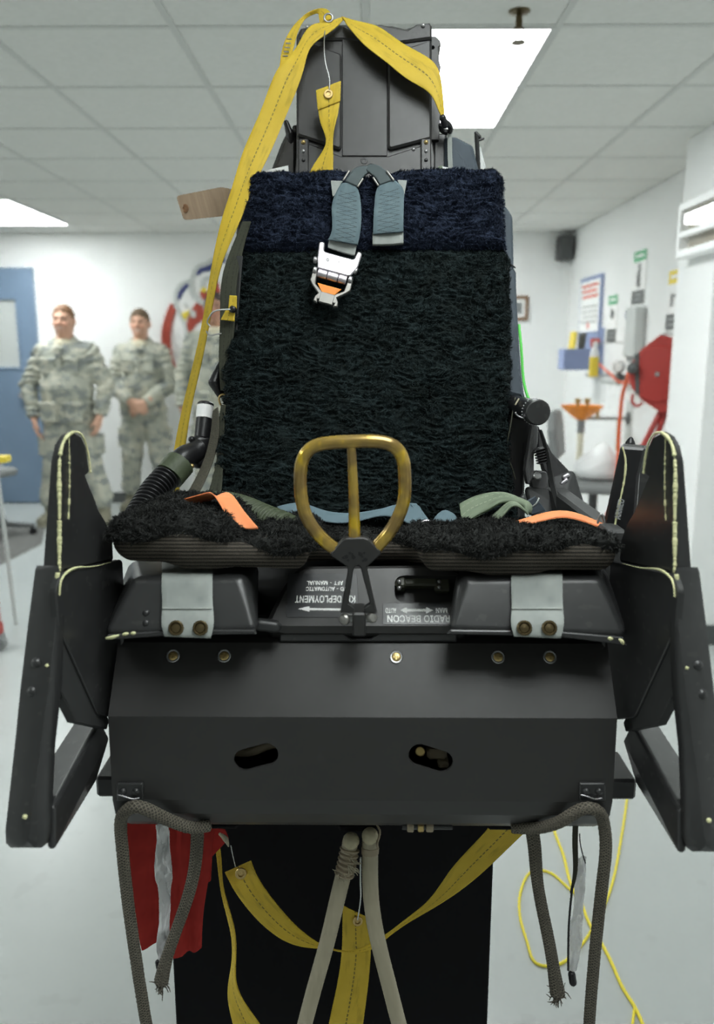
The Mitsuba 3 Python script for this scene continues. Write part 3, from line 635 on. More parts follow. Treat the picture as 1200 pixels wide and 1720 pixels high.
# --- front panel: a bent sheet with two slots
prof = [at(611, 1072, .862), at(611, 1080, .852), at(611, 1205, .803), at(611, 1345, .80), at(611, 1368, .806), at(611, 1382, .825), at(611, 1386, .86)]
PZ = np.array([(p[1], p[2]) for p in prof])
def sheet(pz, t, x0, x1):
    pz = np.asarray(pz); d = np.gradient(pz, axis=0); d /= np.linalg.norm(d, axis=1, keepdims=True); nn = np.stack([-d[:, 1], d[:, 0]], 1)
    if nn[len(nn) // 2][0] < 0: nn = -nn
    P = np.vstack([pz, (pz + nn * t)[::-1]])                   # (Y, Z) outline
    m = prism2(P, abs(x1 - x0), 0); v = m.vertices.copy()
    m.vertices = np.column_stack([x1 + v[:, 2], v[:, 0], v[:, 1]]); m.fix_normals(); return m
fp = sheet(PZ, .004, W0, W1)
def slot(px, py, ang, L=.024, r=.0125):
    c = at(px, py, .80); a = np.array([math.cos(ang), 0, math.sin(ang)]) * (L / 2)
    return hull(np.vstack([[c + s * a + (r * math.cos(k), y, r * math.sin(k)) for k in np.linspace(0, 6.28, 18)[:-1]] for s in (-1, 1) for y in (-.05, .05)]))
fp = minus(fp, slot(430, 1273, .28), slot(724, 1275, -.32))
FP = obj('front_panel', fp, 'mat_gunmetal', S)
pn_up = np.cross(prof[2] - prof[1], [1, 0, 0]); pn_up *= np.sign(-pn_up[1]); pn_up /= np.linalg.norm(pn_up)
ux = np.array([1.0, 0, 0]); uz = np.cross(ux, pn_up)
for sx, sy in ((291, 1102), (377, 1102), (666, 1104), (837, 1104), (924, 1104)):
    c = on(sx, sy, prof[1], pn_up) + pn_up * .0005
    w = obj('washer', moved(lathe([(.0072, -.001), (.0074, .0006), (.0066, .0012), (.005, .0008), (.0, .0006)], 24), c, pn_up), 'mat_steel', FP, smooth=40)
    hd = minus(moved(lathe([(.0052, 0), (.0052, .001), (.004, .0018), (.0, .0021)], 24), c, pn_up), *[moved(box((-a, -b, .0009), (a, b, .004)), c, pn_up) for a, b in ((.0032, .0006), (.0006, .0032))])
    obj('screw', hd, 'mat_brass', FP, smooth=30)
# rim of the slots, clamps for the ropes
# --- shell of the bucket
obj('side_plate', cbox((W0 + .0005, .85, .945), (W0 + .006, 1.33, 1.135), .002), 'mat_black', S)
obj('side_plate', cbox((W1 - .006, .85, .945), (W1 - .0005, 1.33, 1.135), .002), 'mat_black', S)
obj('floor_pan', cbox((W0 + .004, .845, .942), (W1 - .004, 1.35, .952), .002), 'mat_black_matte', S)
obj('back_plate', cbox((W0 + .004, 1.31, .945), (W1 - .004, 1.33, 1.2), .002), 'mat_black_matte', S)
obj('inner_tray', cbox((W0 + .01, .90, 1.10), (W1 - .01, 1.30, 1.135), .004), 'mat_black_matte', S)
# gear seen through the slots
c = at(724, 1272, .83)
obj('connector', cat(cbox(c + (-.004, 0, -.004), c + (.018, .03, .008), .003), cbox(c + (.008, -.004, -.012), c + (.020, .02, -.004), .002)), 'mat_tan', S)
obj('brass_fitting', cyl(at(706, 1262, .82), at(706, 1262, .86), .0055, 16, .001), 'mat_brass', S, smooth=40)
c = at(425, 1262, .84); obj('wire_bundle', tube([c + (-.03, .01, -.004), c, c + (.02, 0, .008), c + (.05, .01, .0)], .005, 24, 8)[0], 'mat_tan', S, smooth=True)
# --- rounded blocks over the panel (thigh supports)
def block(pix, r):
    return rhull([at(*q) for q in pix], r)
lb = block([(194, 1058, .804), (420, 1051, .804), (240, 989, .831), (400, 987, .831), (234, 962, .97), (414, 962, .97), (232, 1000, 1.0), (414, 1000, 1.0), (196, 1044, .93)], [.008, .008, .015, .015, .015, .015, .015, .015, .01])
rb = block([(768, 1051, .804), (1036, 1060, .804), (790, 988, .831), (996, 987, .831), (786, 962, .97), (1004, 962, .97), (786, 1000, 1.0), (1004, 1000, 1.0), (1038, 1044, .93)], [.008, .008, .015, .015, .015, .015, .015, .015, .01])
LB = obj('thigh_block', lb, 'mat_black', S, smooth=28)
RB = obj('thigh_block', rb, 'mat_black', S, smooth=28)
obj('lip', slab([at(174, 1076, .79), at(182, 1066, .793), at(300, 1058, .793), at(428, 1058, .793), at(430, 1066, .79), at(300, 1068, .788)], .006, .001, n=np.array([0, -1, .1])), 'mat_black', LB)
obj('lip', slab([at(1054, 1084, .79), at(1047, 1070, .793), at(930, 1060, .793), at(758, 1058, .793), at(752, 1066, .79), at(930, 1070, .788)], .006, .001, n=np.array([0, -1, .1])), 'mat_black', RB)
obj('end_boss', rhull([at(438, 1049, .83), at(462, 1052, .83), at(440, 1050, .88), at(462, 1052, .88)], .007), 'mat_black', LB, smooth=30)
for y in (1030, 1047):
    obj('rivet', trimesh.creation.icosphere(2, .0042).apply_translation(at(246, y, .806 if y < 1040 else .801)), 'mat_black', LB, smooth=True)
chips = [[(178, 1072), (190, 1070), (200, 1067)], [(206, 1066), (216, 1064)], [(220, 1064), (228, 1063)]]
obj('paint_chip', cat([tube([at(x, y, .7855) for x, y in c], [.0012, .0022, .001], 8, 6)[0] for c in chips]), 'mat_chip', LB, smooth=True, kind='stuff')
obj('paint_chip', cat([tube([at(x, y, .7855) for x, y in c], [.0012, .0024, .001], 8, 6)[0] for c in [[(1048, 1082), (1044, 1076), (1040, 1074)], [(1022, 1072), (1030, 1073)]]]), 'mat_chip', RB, smooth=True, kind='stuff')
# webbing tabs with two snaps each
def tab(xl, xr, B, lx):
    rows = [(945, .925, 0), (957, .88, 0), (964, .833, 0), (972, .818, 0), (990, .8105, 0), (1022, .800, -1), (1050, .7885, -2), (1072, .7845, 3)]
    L = [at(xl + o + (2 if y > 1020 else 0), y - (3 if y > 1060 else 0), Y) for y, Y, o in rows]; R = [at(xr - o, y, Y) for y, Y, o in rows]
    m, uv = ribbon(L, R, .0022, 60, 8)
    k = obj('webbing_tab', m, 'mat_grey_web', B, smooth=True, uv=uv, label='grey webbing tab')
    m, uv = ribbon([at(xl + 1, 1021, .799), at(xl + 1, 1024, .798)], [at(xr - 1, 1021, .799), at(xr - 1, 1024, .798)], .0022, 4, 4); obj('seam', m, 'mat_grey_web', B, uv=uv, smooth=True)
    for sx in lx:
        c = at(sx, 1055, .7845); nn = np.array([0, -.9, .35]); nn /= np.linalg.norm(nn)
        obj('snap', cat(moved(ring(.0052, .0078, .0026, 28), c, nn), moved(lathe([(.0056, 0), (.0045, .0022), (.0, .003)], 20), c - nn * .001, nn)), 'mat_brass_dark', B, smooth=40)
mat('mat_brass_dark', pr((.10, .075, .035), .3, metallic=.7))
tab(272, 357, LB, (296, 337))
tab(859, 945, RB, (881, 923))
# --- middle console with its placards
ca, cb_, cc = at(440, 1062, .842), at(760, 1062, .842), at(610, 952, .895)
cp, cn = plane(ca, cb_, cc)
outl = rounded([(470, 1060), (443, 1049), (474, 985), (500, 948), (740, 946), (790, 960), (790, 1060)], 22, 6)
con = pslab(outl, cp, cn, .05, .006)
def ci(x, y, off=0.0): return on(x, y, cp + cn * off, cn)
hole_pix = rounded([(664, 953), (790, 953), (790, 999), (664, 999)], 18, 6)
cut = slab([ci(x, y, .02) for x, y in hole_pix], .042, n=cn)
con = minus(con, cut)
CO = obj('console', con, 'mat_gunmetal', S, smooth=28)
e0 = ci(700, 982, -.016)
obj('toggle_block', moved(cbox((-.02, -.008, 0), (.022, .012, .012), .002), ci(702, 980, -.02), cn), 'mat_olive_dark', CO)
mat('mat_olive_dark', pr((.05, .052, .035), .5))
obj('toggle_block', moved(cbox((-.006, -.01, 0), (.006, .012, .016), .002), ci(672, 982, -.02), cn), 'mat_olive_dark', CO)
obj('toggle_block', moved(cbox((-.009, -.012, 0), (.009, .012, .01), .002), ci(742, 982, -.02), cn), 'mat_olive_dark', CO)
obj('toggle_rivet', cat([trimesh.creation.icosphere(2, .0026).apply_translation(ci(x, y, -.002)) for x, y in ((671, 977), (671, 988))] + [trimesh.creation.icosphere(2, .0024).apply_translation(ci(x, y, -.010)) for x, y in ((738, 977), (738, 987))]), 'mat_steel', CO, smooth=True, kind='stuff')
plq = slab([ci(x, y, .0007) for x, y in rounded([(483, 963), (600, 963), (603, 1037), (481, 1037)], 3)], .0012, .0003, n=cn)
P1 = obj('placard', plq, 'mat_placard', CO, label='black placard with white lettering, upside down')
P2 = obj('placard', slab([ci(x, y, .0007) for x, y in rounded([(643, 1013), (745, 1013), (764, 1049), (643, 1049)], 3)], .0012, .0003, n=cn), 'mat_placard', CO, label='black placard with a white double arrow, upside down')
def ctext(s, xa, xb, yb, hpx, par):
    """upside-down print: starts at xa, runs towards smaller x; yb: pixel row of the base line (its upper side in the picture)"""
    o, e = ci(xa, yb, .0007), ci(xb, yb, .0007); h = np.linalg.norm(ci(xa, yb + hpx, .0007) - o)
    obj('lettering', quad_text(s, h, o, e - o, cn, .0003, True, width=np.linalg.norm(e - o)), 'mat_print_white', par)
ctext('KIT DEPLOYMENT', 598, 497, 1001, 11, P1)
ctext('FWD - AUTOMATIC', 590, 515, 986, 6.5, P1)
ctext('AFT - MANUAL', 577, 516, 976, 6.5, P1)
def cflat(pix, par): obj('arrow', slab([ci(x, y, .001) for x, y in pix], .0004, n=cn), 'mat_print_white', par)
cflat([(501, 1022.5), (520, 1018), (520, 1021.3), (598, 1022.3), (598, 1026), (520, 1024.8), (520, 1027.5)], P1)
ctext('RADIO BEACON', 757, 652, 1034, 11, P2)
ctext('AUTO', 666, 648, 1021.5, 8, P2); ctext('MAN', 752, 733, 1021.5, 8, P2)
cflat([(673, 1025), (684, 1019.5), (684, 1023), (716, 1023), (716, 1019.5), (728, 1025), (716, 1030.5), (716, 1027), (684, 1027), (684, 1030.5)], P2)
# ledge in front of the console with the notch for the hinge
led = [(470, 1064), (578, 1064), (590, 1073), (622, 1073), (636, 1064), (768, 1064), (768, 1078), (470, 1078)]
obj('ledge', slab([at(x, y, .85) for x, y in led], .02, .0015, n=np.array([0, -1, .25])), 'mat_black', S)
# --- firing handle
hp, hn = plane(at(500, 1045, .805), at(700, 1045, .805), at(600, 740, .795))
def hi(x, y, o=0.0): return on(x, y, hp + hn * o, hn)
H = numbered(S + '__ejection_handle')
plate = [(575, 907), (582, 904), (611, 903), (619, 906), (640, 926), (640, 932), (616, 953), (618, 962), (632, 1024), (634, 1030), (612, 1030), (612, 1022), (622, 1015), (606, 954), (602, 950), (597, 952), (594, 958), (586, 1014), (596, 1022), (596, 1030), (572, 1030), (574, 1020), (584, 962), (584, 953), (556, 934), (556, 929)]
gp = [(566, 924), (560, 920), (533, 895), (516.7, 871), (507.5, 842), (504.7, 812), (505.5, 787), (511, 767), (526, 751), (549, 744.5), (581, 742), (617, 741), (645, 743), (665, 752), (676, 769), (680, 798), (680, 829), (674, 857), (663, 880), (648, 902), (634, 918), (630, 924)]
g, _ = tube([hi(x, y, -.003) for x, y in gp], .0066, 110, 18)
bar, _ = tube([hi(590, 746, -.003), hi(593, 800, -.003), hi(596, 912, -.003)], [.0044, .0050, .0064], 30, 16)
H = obj('ejection_handle', unman(man(g) + man(bar)), 'mat_handle', S, smooth=50, label='worn yellow loop handle')
obj('handle_plate', slab([hi(x, y, .004) for x, y in plate], .008, .0012, n=hn), 'mat_gunmetal', H)
holes = [(582, 935), (585, 941), (592, 931), (594, 936), (588, 929), (577, 937), (606, 931), (609, 935), (612, 929), (614, 940), (610, 942), (604, 929)]
obj('plate_hole', cat([moved(lathe([(.0012 if k % 3 else .002, 0), (.0012 if k % 3 else .002, .0004)], 10), hi(x, y, .0041), hn) for k, (x, y) in enumerate(holes)]), 'mat_dark_plastic', H, kind='stuff')
obj('hinge_block', cbox(at(592, 1070, .80), at(615, 1030, .80) + (0, .035, 0), .002), 'mat_gunmetal', H)
obj('hinge_bolt', moved(lathe([(.0058, 0), (.0058, .004), (.004, .006), (.0, .0065)], 20), hi(581, 1040, .0) , (-.5, -.8, .2)), 'mat_dull_steel', H, smooth=40)
obj('hinge_bolt', moved(lathe([(.0055, 0), (.0055, .004), (.004, .006), (.0, .0065)], 20), hi(623, 1037, .0), (.5, -.8, .2)), 'mat_dull_steel', H, smooth=40)
obj('hinge_pin', cyl(hi(574, 1038, -.006), hi(632, 1037, -.006), .005, 16), 'mat_steel', H, smooth=40)

# --- leg guards: built on one side, mirrored to the other
ga, gb = at(100, 960, .74), at(190, 940, .87)
gn = np.cross(gb - ga, [0, 0, 1.0]); gn /= np.linalg.norm(gn); gn *= np.sign(gn[0])
def gi(x, y, o=0.0): return on(x, y, ga + gn * o, gn)
def guard_meshes():
    ms = {}
    o_ = [(100, 962), (100, 900), (100, 830), (100, 775), (104, 748), (112, 732), (125, 724), (138, 731), (146, 750), (152, 795), (146, 800), (158, 830), (168, 856), (180, 876), (190, 905), (192, 942)]
    P = np.array([gi(x, y) for x, y in o_]); m = slab(P, .02, .003, n=gn, toward=ga + gn)
    v = m.vertices.copy(); d = (v - ga) @ gn; far = d < -.012
    th = np.interp(v[:, 2], [P[:, 2].min(), P[:, 2].max()], [.018, .006]); v[far] += np.outer((.02 - th[far]), gn); m.vertices = v
    ms['guard_blade'] = ([m], 'mat_black', 30)
    P = [gi(x, y, .003) for x, y in rounded([(104, 962), (206, 939), (214, 1080), (206, 1206), (166, 1202), (99, 1052), (94, 990)], 6)]
    ms['guard_panel'] = ([slab(P, .006, .0012, n=gn, toward=ga + gn)], 'mat_black', False)
    P = [gi(x, y, .0) for x, y in [(104, 1040), (184, 1210), (180, 1225), (129, 1214), (102, 1160)]]
    ms['guard_gusset'] = ([slab(P, .01, .001, n=gn, toward=ga + gn)], 'mat_black_matte', False)
    lv = [(950, 62, 97, 107, .738), (958, 59, 97, 107, .736), (1050, 47, 93, 108, .722), (1150, 35, 82, 104, .706), (1250, 25, 68, 93, .692), (1340, 15, 56, 89, .676), (1395, 9, 50, 87, .666), (1416, 10, 47, 80, .664), (1424, 18, 47, 70, .664)]
    rings = []
    for y, a, b, c, Y in lv:
        ny = 1424 if y == 1424 else y
        notch = -10 if y >= 1416 else 0
        rings.append([at(a, y, Y + .010), at((a + b) / 2, y, Y + .002), at(b, y + notch, Y), at((b + c) / 2, y, Y + .004), at(c, y, Y + .012), at(c, y, Y + .03), at(a, y, Y + .03)])
    n, k = len(rings), 7; V = np.array(rings).reshape(-1, 3); f = []
    for i in range(n - 1):
        for j in range(k):
            a, b = i * k + j, i * k + (j + 1) % k; f += [[a, b, b + k], [a, b + k, a + k]]
    for j in range(1, k - 1): f += [[0, j + 1, j], [(n - 1) * k, (n - 1) * k + j, (n - 1) * k + j + 1]]
    m = TM(V, f); m.fix_normals()
    ms['guard_rail'] = ([m], 'mat_black', 25)
    sp_ = plane(at(131, 1217, .865), at(163, 1216, .835), at(88, 1358, .69)); ms['guard_strut'] = ([rhull([at(131, 1217, .865), at(163, 1216, .835), at(88, 1358, .69), on(84, 1290, *sp_), at(176, 1242, .85), at(156, 1308, .85), at(88, 1418, .685)], .004)], 'mat_black', 30)
    for x, y, Y in ((62, 1113, .7135), (55, 1161, .707)):
        ms.setdefault('rail_rivet', ([], 'mat_black', True))[0].append(trimesh.creation.icosphere(2, .0052).apply_translation(at(x, y, Y + .002)))
    ms['lower_bracket'] = ([cbox(at(162, 1340, .86), (W0 + .002, .93, at(180, 1306, .86)[2]), .003)], 'mat_dark_plastic', False)
    edge = [(100, 960), (100, 900), (100, 840), (100, 780), (104, 750), (113, 733), (125, 725.5), (138, 732), (146, 752), (152, 794)]
    C = spline([gi(x, y, .0003) for x, y in edge], 480); q_ = np.arange(480)[:, None] * np.array([1.0, 0, 0]); r = .0012 + .0008 * meshkit.noise(q_ * .06, 3) + .0009 * (meshkit.noise(q_ * .4, 4) - .3); r[330:] *= .6; r *= np.where(meshkit.noise(q_ * .09, 8) < .14, .25, 1)
    ms['worn_edge'] = ([sweep(C, r, 6)[0]], 'mat_chip', True)
    C = spline([gi(x, y, .001) for x, y in [(116, 736), (117, 790), (116, 850), (115, 872)]], 90); r = np.maximum(.0003, .0018 * (meshkit.noise(np.column_stack([np.arange(90) * .4, np.zeros(90), np.zeros(90)]), 9) - .28))
    ms['worn_edge'][0].append(sweep(C, r, 6)[0])
    C = [gi(x, y, .0042) for x, y in [(186, 944), (150, 952), (112, 962), (103, 975), (100, 1000)]]; ms['worn_edge'][0].append(tube(C, [.0003, .0005, .0008, .0014, .0008], 50, 6)[0])
    C = [at(x, y, .7355) for x, y in [(97, 962), (95, 985), (91, 1008)]]; ms['worn_edge'][0].append(tube(C, [.002, .003, .001], 20, 6)[0])
    ms['worn_edge'][0].append(trimesh.creation.icosphere(2, .0022).apply_translation(at(42, 1372, .668)))
    ms['worn_edge'][0].append(trimesh.creation.icosphere(2, .0016).apply_translation(at(79, 1118, .711)))
    return ms
for side in (0, 1):
    for nm, (meshes, mt, sm) in guard_meshes().items():
        for m in meshes: obj(nm, mirx(m, SX) if side else m, mt, S, smooth=sm)
    if side:                                                   # rounded bolts
        pass
# safety lever beside the seat
LV = obj('safety_lever', slab([at(x, y, .93) for x, y in rounded([(1043, 750), (1086, 752), (1074, 800), (1066, 910), (1016, 925), (1008, 905)], 5)], .03, .003, n=np.array([-.35, -.93, 0])), 'mat_dark_plastic', S)
LB2 = obj('lever_housing', rhull([at(1058, 764, 1.02), at(1088, 764, 1.02), at(1046, 895, 1.02), at(1080, 895, 1.02), at(1056, 757, 1.05), at(1098, 757, 1.05), at(1040, 900, 1.1), at(1098, 900, 1.1)], .006), 'mat_black', S, smooth=30)
obj('lever_knob', rhull([at(1059, 746, .99), at(1060, 738, .99)], [.006, .003]), 'mat_dark_plastic', LB2, smooth=40)
C = spline([at(x, y, .929) for x, y in [(1046, 751), (1050, 765), (1050, 800), (1040, 850), (1030, 900)]], 60); obj('worn_edge', sweep(C, .0007 + .0009 * meshkit.noise(np.column_stack([np.arange(60) * .5, np.zeros(60), np.zeros(60)]), 5), 6)[0], 'mat_chip', LV, smooth=True)
o, e = at(1046, 868, .925), at(1050, 834, .935)
obj('lettering', quad_text('ARMED', .0065, at(1042, 873, .9255), at(1049, 842, .93) - at(1042, 873, .93), np.array([-.35, -.93, 0]), .0008, True, width=.024), 'mat_print_grey', LB2)

obj('side_console', cbox((W1 + .004, .90, 1.13), (W1 + .030, 1.2, at(1015, 890, .9)[2]), .004), 'mat_black_matte', S)
# --- back structure
bb, bt = at(612, 868, 1.185), at(630, 300, 1.335)
bn = np.cross(bt - bb, [1.0, 0, 0]); bn /= np.linalg.norm(bn); bn *= np.sign(-bn[1])
def bi(x, y, o=0.0): return on(x, y, bb + bn * o, bn)
obj('back_shell', slab([bi(x, y, -.03) for x, y in rounded([(412, 312), (842, 312), (862, 470), (862, 880), (378, 880), (392, 470)], 10)], .04, .004, n=bn), 'mat_black_matte', S)
for x0, x1, xa, xb in ((402, 414, 370, 384), (840, 846, 866, 876)):
    obj('back_rail', slab([bi(x, y, -.045) for x, y in ((x0, 300), (x1, 300), (xb, 900), (xa, 900))], .05, .003, n=bn), 'mat_black_matte', S)
# head box
hy0, hy1 = 1.36, 1.415
ha, hb_, hc = at(497, 300, hy0), at(730, 300, hy0), at(610, 45, hy1)
qp, qn = plane(ha, hb_, hc)
def qi(x, y, o=0.0): return on(x, y, qp + qn * o, qn)
def qs(pix, o, t, b=.002, r=0): return slab([qi(x, y, o) for x, y in (rounded(pix, r) if r else pix)], t, b, n=qn)
obj('head_box', qs([(498, 60), (505, 46), (560, 42), (600, 40), (660, 42), (682, 47), (698, 42), (722, 38), (726, 42), (726, 300), (498, 300)], 0, .16, .004), 'mat_gunmetal', S)
obj('head_panel', qs([(499, 62), (574, 90), (574, 246), (570, 250), (499, 226)], .008, .010, .003, 4), 'mat_gunmetal', S)
obj('head_panel', qs([(652, 90), (725, 66), (725, 232), (656, 250), (652, 246)], .008, .010, .003, 4), 'mat_gunmetal', S)
obj('middle_panel', qs([(575, 62), (651, 62), (651, 262), (575, 262)], .003, .004, .001, 3), 'mat_gunmetal', S)
obj('crown', qs([(500, 66), (506, 46), (560, 40), (640, 40), (684, 50), (700, 40), (722, 37), (726, 44), (726, 64), (652, 74), (575, 66)], .005, .012, .003), 'mat_gunmetal', S)
obj('crown_rivet', trimesh.creation.icosphere(2, .0035).apply_translation(qi(711, 43, .006)), 'mat_steel', S, smooth=True)
obj('crown_rivet', trimesh.creation.icosphere(2, .0035).apply_translation(qi(516, 46, .006)), 'mat_steel', S, smooth=True)
ear = qs([(724, 60), (733, 61), (740, 68), (741, 75), (737, 79), (738, 100), (741, 112), (739, 122), (742, 160), (738, 235), (724, 235)], -.02, .03, .001)
hole = moved(lathe([(.0034, -.2), (.0034, .2)], 14), qi(729, 67, 0), qn)
obj('side_flange', minus(ear, hole), 'mat_gunmetal', S)
LP = obj('lower_plate', qs([(498, 232), (573, 262), (652, 262), (727, 238), (731, 262), (731, 318), (494, 318), (498, 262)], .004, .012, .002), 'mat_gunmetal', S)
for x0 in (510, 716):
    s = obj('hinge_strip', qs(rounded([(x0 - 9, 232), (x0 + 9, 232), (x0 + 9, 318), (x0 - 9, 318)], 4), .008, .006, .002), 'mat_gunmetal', S)
    for k, (y, m_) in enumerate(((239, 'mat_brass'), (254, 'mat_steel'), (269, 'mat_black'), (291, 'mat_steel'))):
        obj('rivet', trimesh.creation.icosphere(2, .0036 if k == 0 else .003).apply_translation(qi(x0, y, .008)), m_, s, smooth=True)
for x, y in ((695, 251), (575, 290), (660, 296)): obj('rivet', trimesh.creation.icosphere(2, .0028).apply_translation(qi(x, y, .004)), 'mat_steel', LP, smooth=True)
obj('bolt_hole', moved(ring(.0025, .0055, .001), qi(612, 270, .004), qn), 'mat_dark_plastic', LP, smooth=40)
obj('neck', cbox(qi(500, 330, -.04), qi(726, 300, -.10), .003), 'mat_black_matte', S)
# shoulder pieces beside the head box
obj('shoulder_plate', slab([at(x, y, 1.40) for x, y in rounded([(456, 285), (472, 240), (484, 215), (497, 222), (497, 300), (456, 300)], 4)], .05, .004, n=np.array([0, -1, .1])), 'mat_black', S)
obj('shoulder_plate', slab([at(x, y, 1.40) for x, y in rounded([(728, 222), (752, 222), (752, 300), (728, 300)], 3)], .05, .004, n=np.array([0, -1, .1])), 'mat_black', S)
obj('shoulder_strap_roller', rhull([at(481, 206, 1.40), at(488, 224, 1.40), at(490, 250, 1.41)], [.004, .005, .005]), 'mat_dark_plastic', S, smooth=40)
obj('tube_brace', tube([at(498, 215, 1.40), at(490, 240, 1.42), at(484, 300, 1.42)], .006, 20, 10)[0], 'mat_black', S, smooth=True)
C = [at(801, 226, 1.40), at(803, 262, 1.40), at(805, 300, 1.40)]
obj('latch_spring', cat(tube(C, .0035, 10, 8)[0], rhull([at(800, 224, 1.40), at(806, 230, 1.40)], .003, False), rhull([at(804, 236, 1.40), at(812, 233, 1.40)], .002, False)), 'mat_black', S, smooth=40)
obj('latch_wedge', slab([at(x, y, 1.405) for x, y in ((805, 240), (808, 240), (820, 300), (805, 300))], .03, .002, n=np.array([0, -1, .1])), 'mat_light_grey', S)
obj('frame_corner', slab([bi(x, y, -.02) for x, y in rounded([(826, 292), (838, 294), (848, 306), (850, 345), (842, 352), (820, 352)], 4)], .03, .003, n=bn), 'mat_grey_plastic', S)
# ------------------------------------------------------------------ fleece
def strands(P, N, n, length, width, lean, seed, keep=None):
    """short curved fibres standing on the points P with normals N; clumps share a direction"""
    r = np.random.default_rng(seed)
    C = (np.stack([meshkit.noise(P * 70, seed + k) for k in range(3)], 1) - .5) * 2.4 + (np.stack([meshkit.noise(P * 190, seed + 5 + k) for k in range(3)], 1) - .5) * 1.6
    D = N + C * .9 + np.asarray(lean) + r.normal(0, .25, P.shape); D /= np.linalg.norm(D, axis=1, keepdims=True)
    L = length * (.55 + .8 * r.random(len(P)))[:, None]; W = np.cross(D, r.normal(0, 1, P.shape)); W /= np.linalg.norm(W, axis=1, keepdims=True) + 1e-9; W *= width
    D2 = D + C * .55 + np.asarray(lean) * .8; D2 /= np.linalg.norm(D2, axis=1, keepdims=True)
    A, B = P - N * .001, P + D * L * .55; E = B + D2 * L * .5
    V = np.stack([A - W, A + W, B - W * .8, B + W * .8, E], 1).reshape(-1, 3)
    i = np.arange(len(P))[:, None] * 5
    f = np.concatenate([i + [0, 1, 3], i + [0, 3, 2], i + [2, 3, 4]], 0)
    return TM(V, f)
def tint(c1, c2, P, seed, f=60):
    w = np.clip((meshkit.fbm(P * f, 3, seed) - .3) * 2.2, 0, 1)[:, None]
    return np.asarray(c1) * (1 - w) + np.asarray(c2) * w
def curl(P, seed):
    """lumpy, wavy relief of sheepskin, 0..1"""
    q = P + (np.stack([meshkit.noise(P * 28, seed + k) for k in range(3)], 1) - .5) * .016
    a = 1 - np.abs(meshkit.noise(q * [85, 85, 160], seed + 3) * 2 - 1); b = 1 - np.abs(meshkit.noise(q * [160, 160, 280], seed + 4) * 2 - 1)
    return .62 * a + .38 * b
def pad(left, right, y0, y1, o0, thick, R, nu, nv, seed, c1, c2, name, label, nst):
    ys = np.linspace(y0, y1, nv); xl = np.interp(ys, *zip(*[(y, x) for x, y in left])); xr = np.interp(ys, *zip(*[(y, x) for x, y in right]))
    wob = (meshkit.noise(np.column_stack([ys * .12, ys * 0, ys * 0]), seed) - .5) * 9
    xl = xl + wob; xr = xr + wob[::-1] * .6
    rc = np.clip(1 - (ys - y0) / 22, 0, 1); rc = 22 * (1 - np.sqrt(1 - rc ** 2)) if name == 'upper_fleece' else 0 * ys; xl = xl + rc; xr = xr - rc
    u = np.linspace(0, 1, nu); ue = .5 - .5 * np.cos(u * np.pi); u = .6 * u + .4 * ue
    yw = (10 * np.exp(-((u - .47) / .10) ** 2) + 7 * (meshkit.noise(np.column_stack([u * 9, u * 0, u * 0]), seed) - .5)) * (name == 'upper_fleece')
    G = np.array([[bi(a + (b - a) * s, y + w_ * (y1 - y) / (y1 - y0), o0) for s, w_ in zip(u, yw)] for y, a, b in zip(ys, xl, xr)])
    w = np.linalg.norm(G[:, -1] - G[:, 0], axis=1)[:, None]; h = np.linalg.norm(G[0, nu // 2] - G[-1, nu // 2])
    du = np.minimum(u, 1 - u)[None] * w; vv = np.linspace(0, 1, nv)[:, None] * h
    # rounded corners and rounded border
    dv0, dv1 = vv, h - vv; d = np.minimum(du, np.minimum(dv0, dv1)) + 0 * du
    prof = np.sqrt(np.clip(1 - (1 - np.clip(d / R, 0, 1)) ** 2, 0, 1))
    top = G + bn * (thick * prof)[..., None]
    rel = curl(top.reshape(-1, 3), seed).reshape(nv, nu); big = meshkit.fbm(top.reshape(-1, 3) * 9, 2, seed + 9).reshape(nv, nu) - .5
    top = top + bn * (((rel - .5) * .0095 + big * .016) * np.clip(d / .006, 0, 1))[..., None]
    V = np.vstack([top.reshape(-1, 3), (G - bn * .001).reshape(-1, 3)]); o = nu * nv
    i, j = np.meshgrid(np.arange(nv - 1), np.arange(nu - 1), indexing='ij'); a = i * nu + j
    f = [np.stack([a, a + nu, a + nu + 1], -1).reshape(-1, 3), np.stack([a, a + nu + 1, a + 1], -1).reshape(-1, 3)]
    m = TM(V, np.vstack(f + [q[:, ::-1] + o for q in f])); 
    if np.dot(m.face_normals[len(f[0]) // 2], bn) < 0: m.faces = m.faces[:, ::-1]
    k = obj(name, m, 'mat_fleece', BK, smooth=True, color=tint(c1, c2, V, seed), label=label)
    r = np.random.default_rng(seed); fi = r.integers(0, len(f[0]) * 2, nst); fv = m.vertices[m.faces[fi]]; b_ = r.dirichlet((1, 1, 1), nst)
    P = (fv * b_[..., None]).sum(1); N = np.broadcast_to(bn, P.shape).copy()
    # fibres at the border lean outwards
    cen = G.reshape(-1, 3).mean(0)
    fl = d.reshape(-1)[m.faces[fi][:, 0] % o]; outw = (P - cen); outw -= np.outer(outw @ bn, bn); outw /= np.linalg.norm(outw, axis=1, keepdims=True)
    N = N + outw * (np.clip(1 - fl / .012, 0, 1) * 1.2)[:, None]
    sm = strands(P, N, nst, .0046, .0005, (0, 0, -.3), seed)
    obj('pile', sm, 'mat_fleece', k, color=np.repeat(tint(c1, c2, P, seed + 1, 90) * 1.15, 5, 0), kind='stuff')
    return k
BK = thing('back_cushion', 'dark sheepskin back cushion, navy above and green black below, on the ejection seat', 'cushion')
left = [(424, 292), (418, 320), (410, 370), (400, 420), (395, 470), (388, 540), (378, 640), (370, 730), (363, 800), (358, 880)]
right = [(836, 292), (842, 320), (844, 380), (846, 425), (854, 445), (856, 540), (855, 640), (852, 740), (856, 800), (868, 880)]
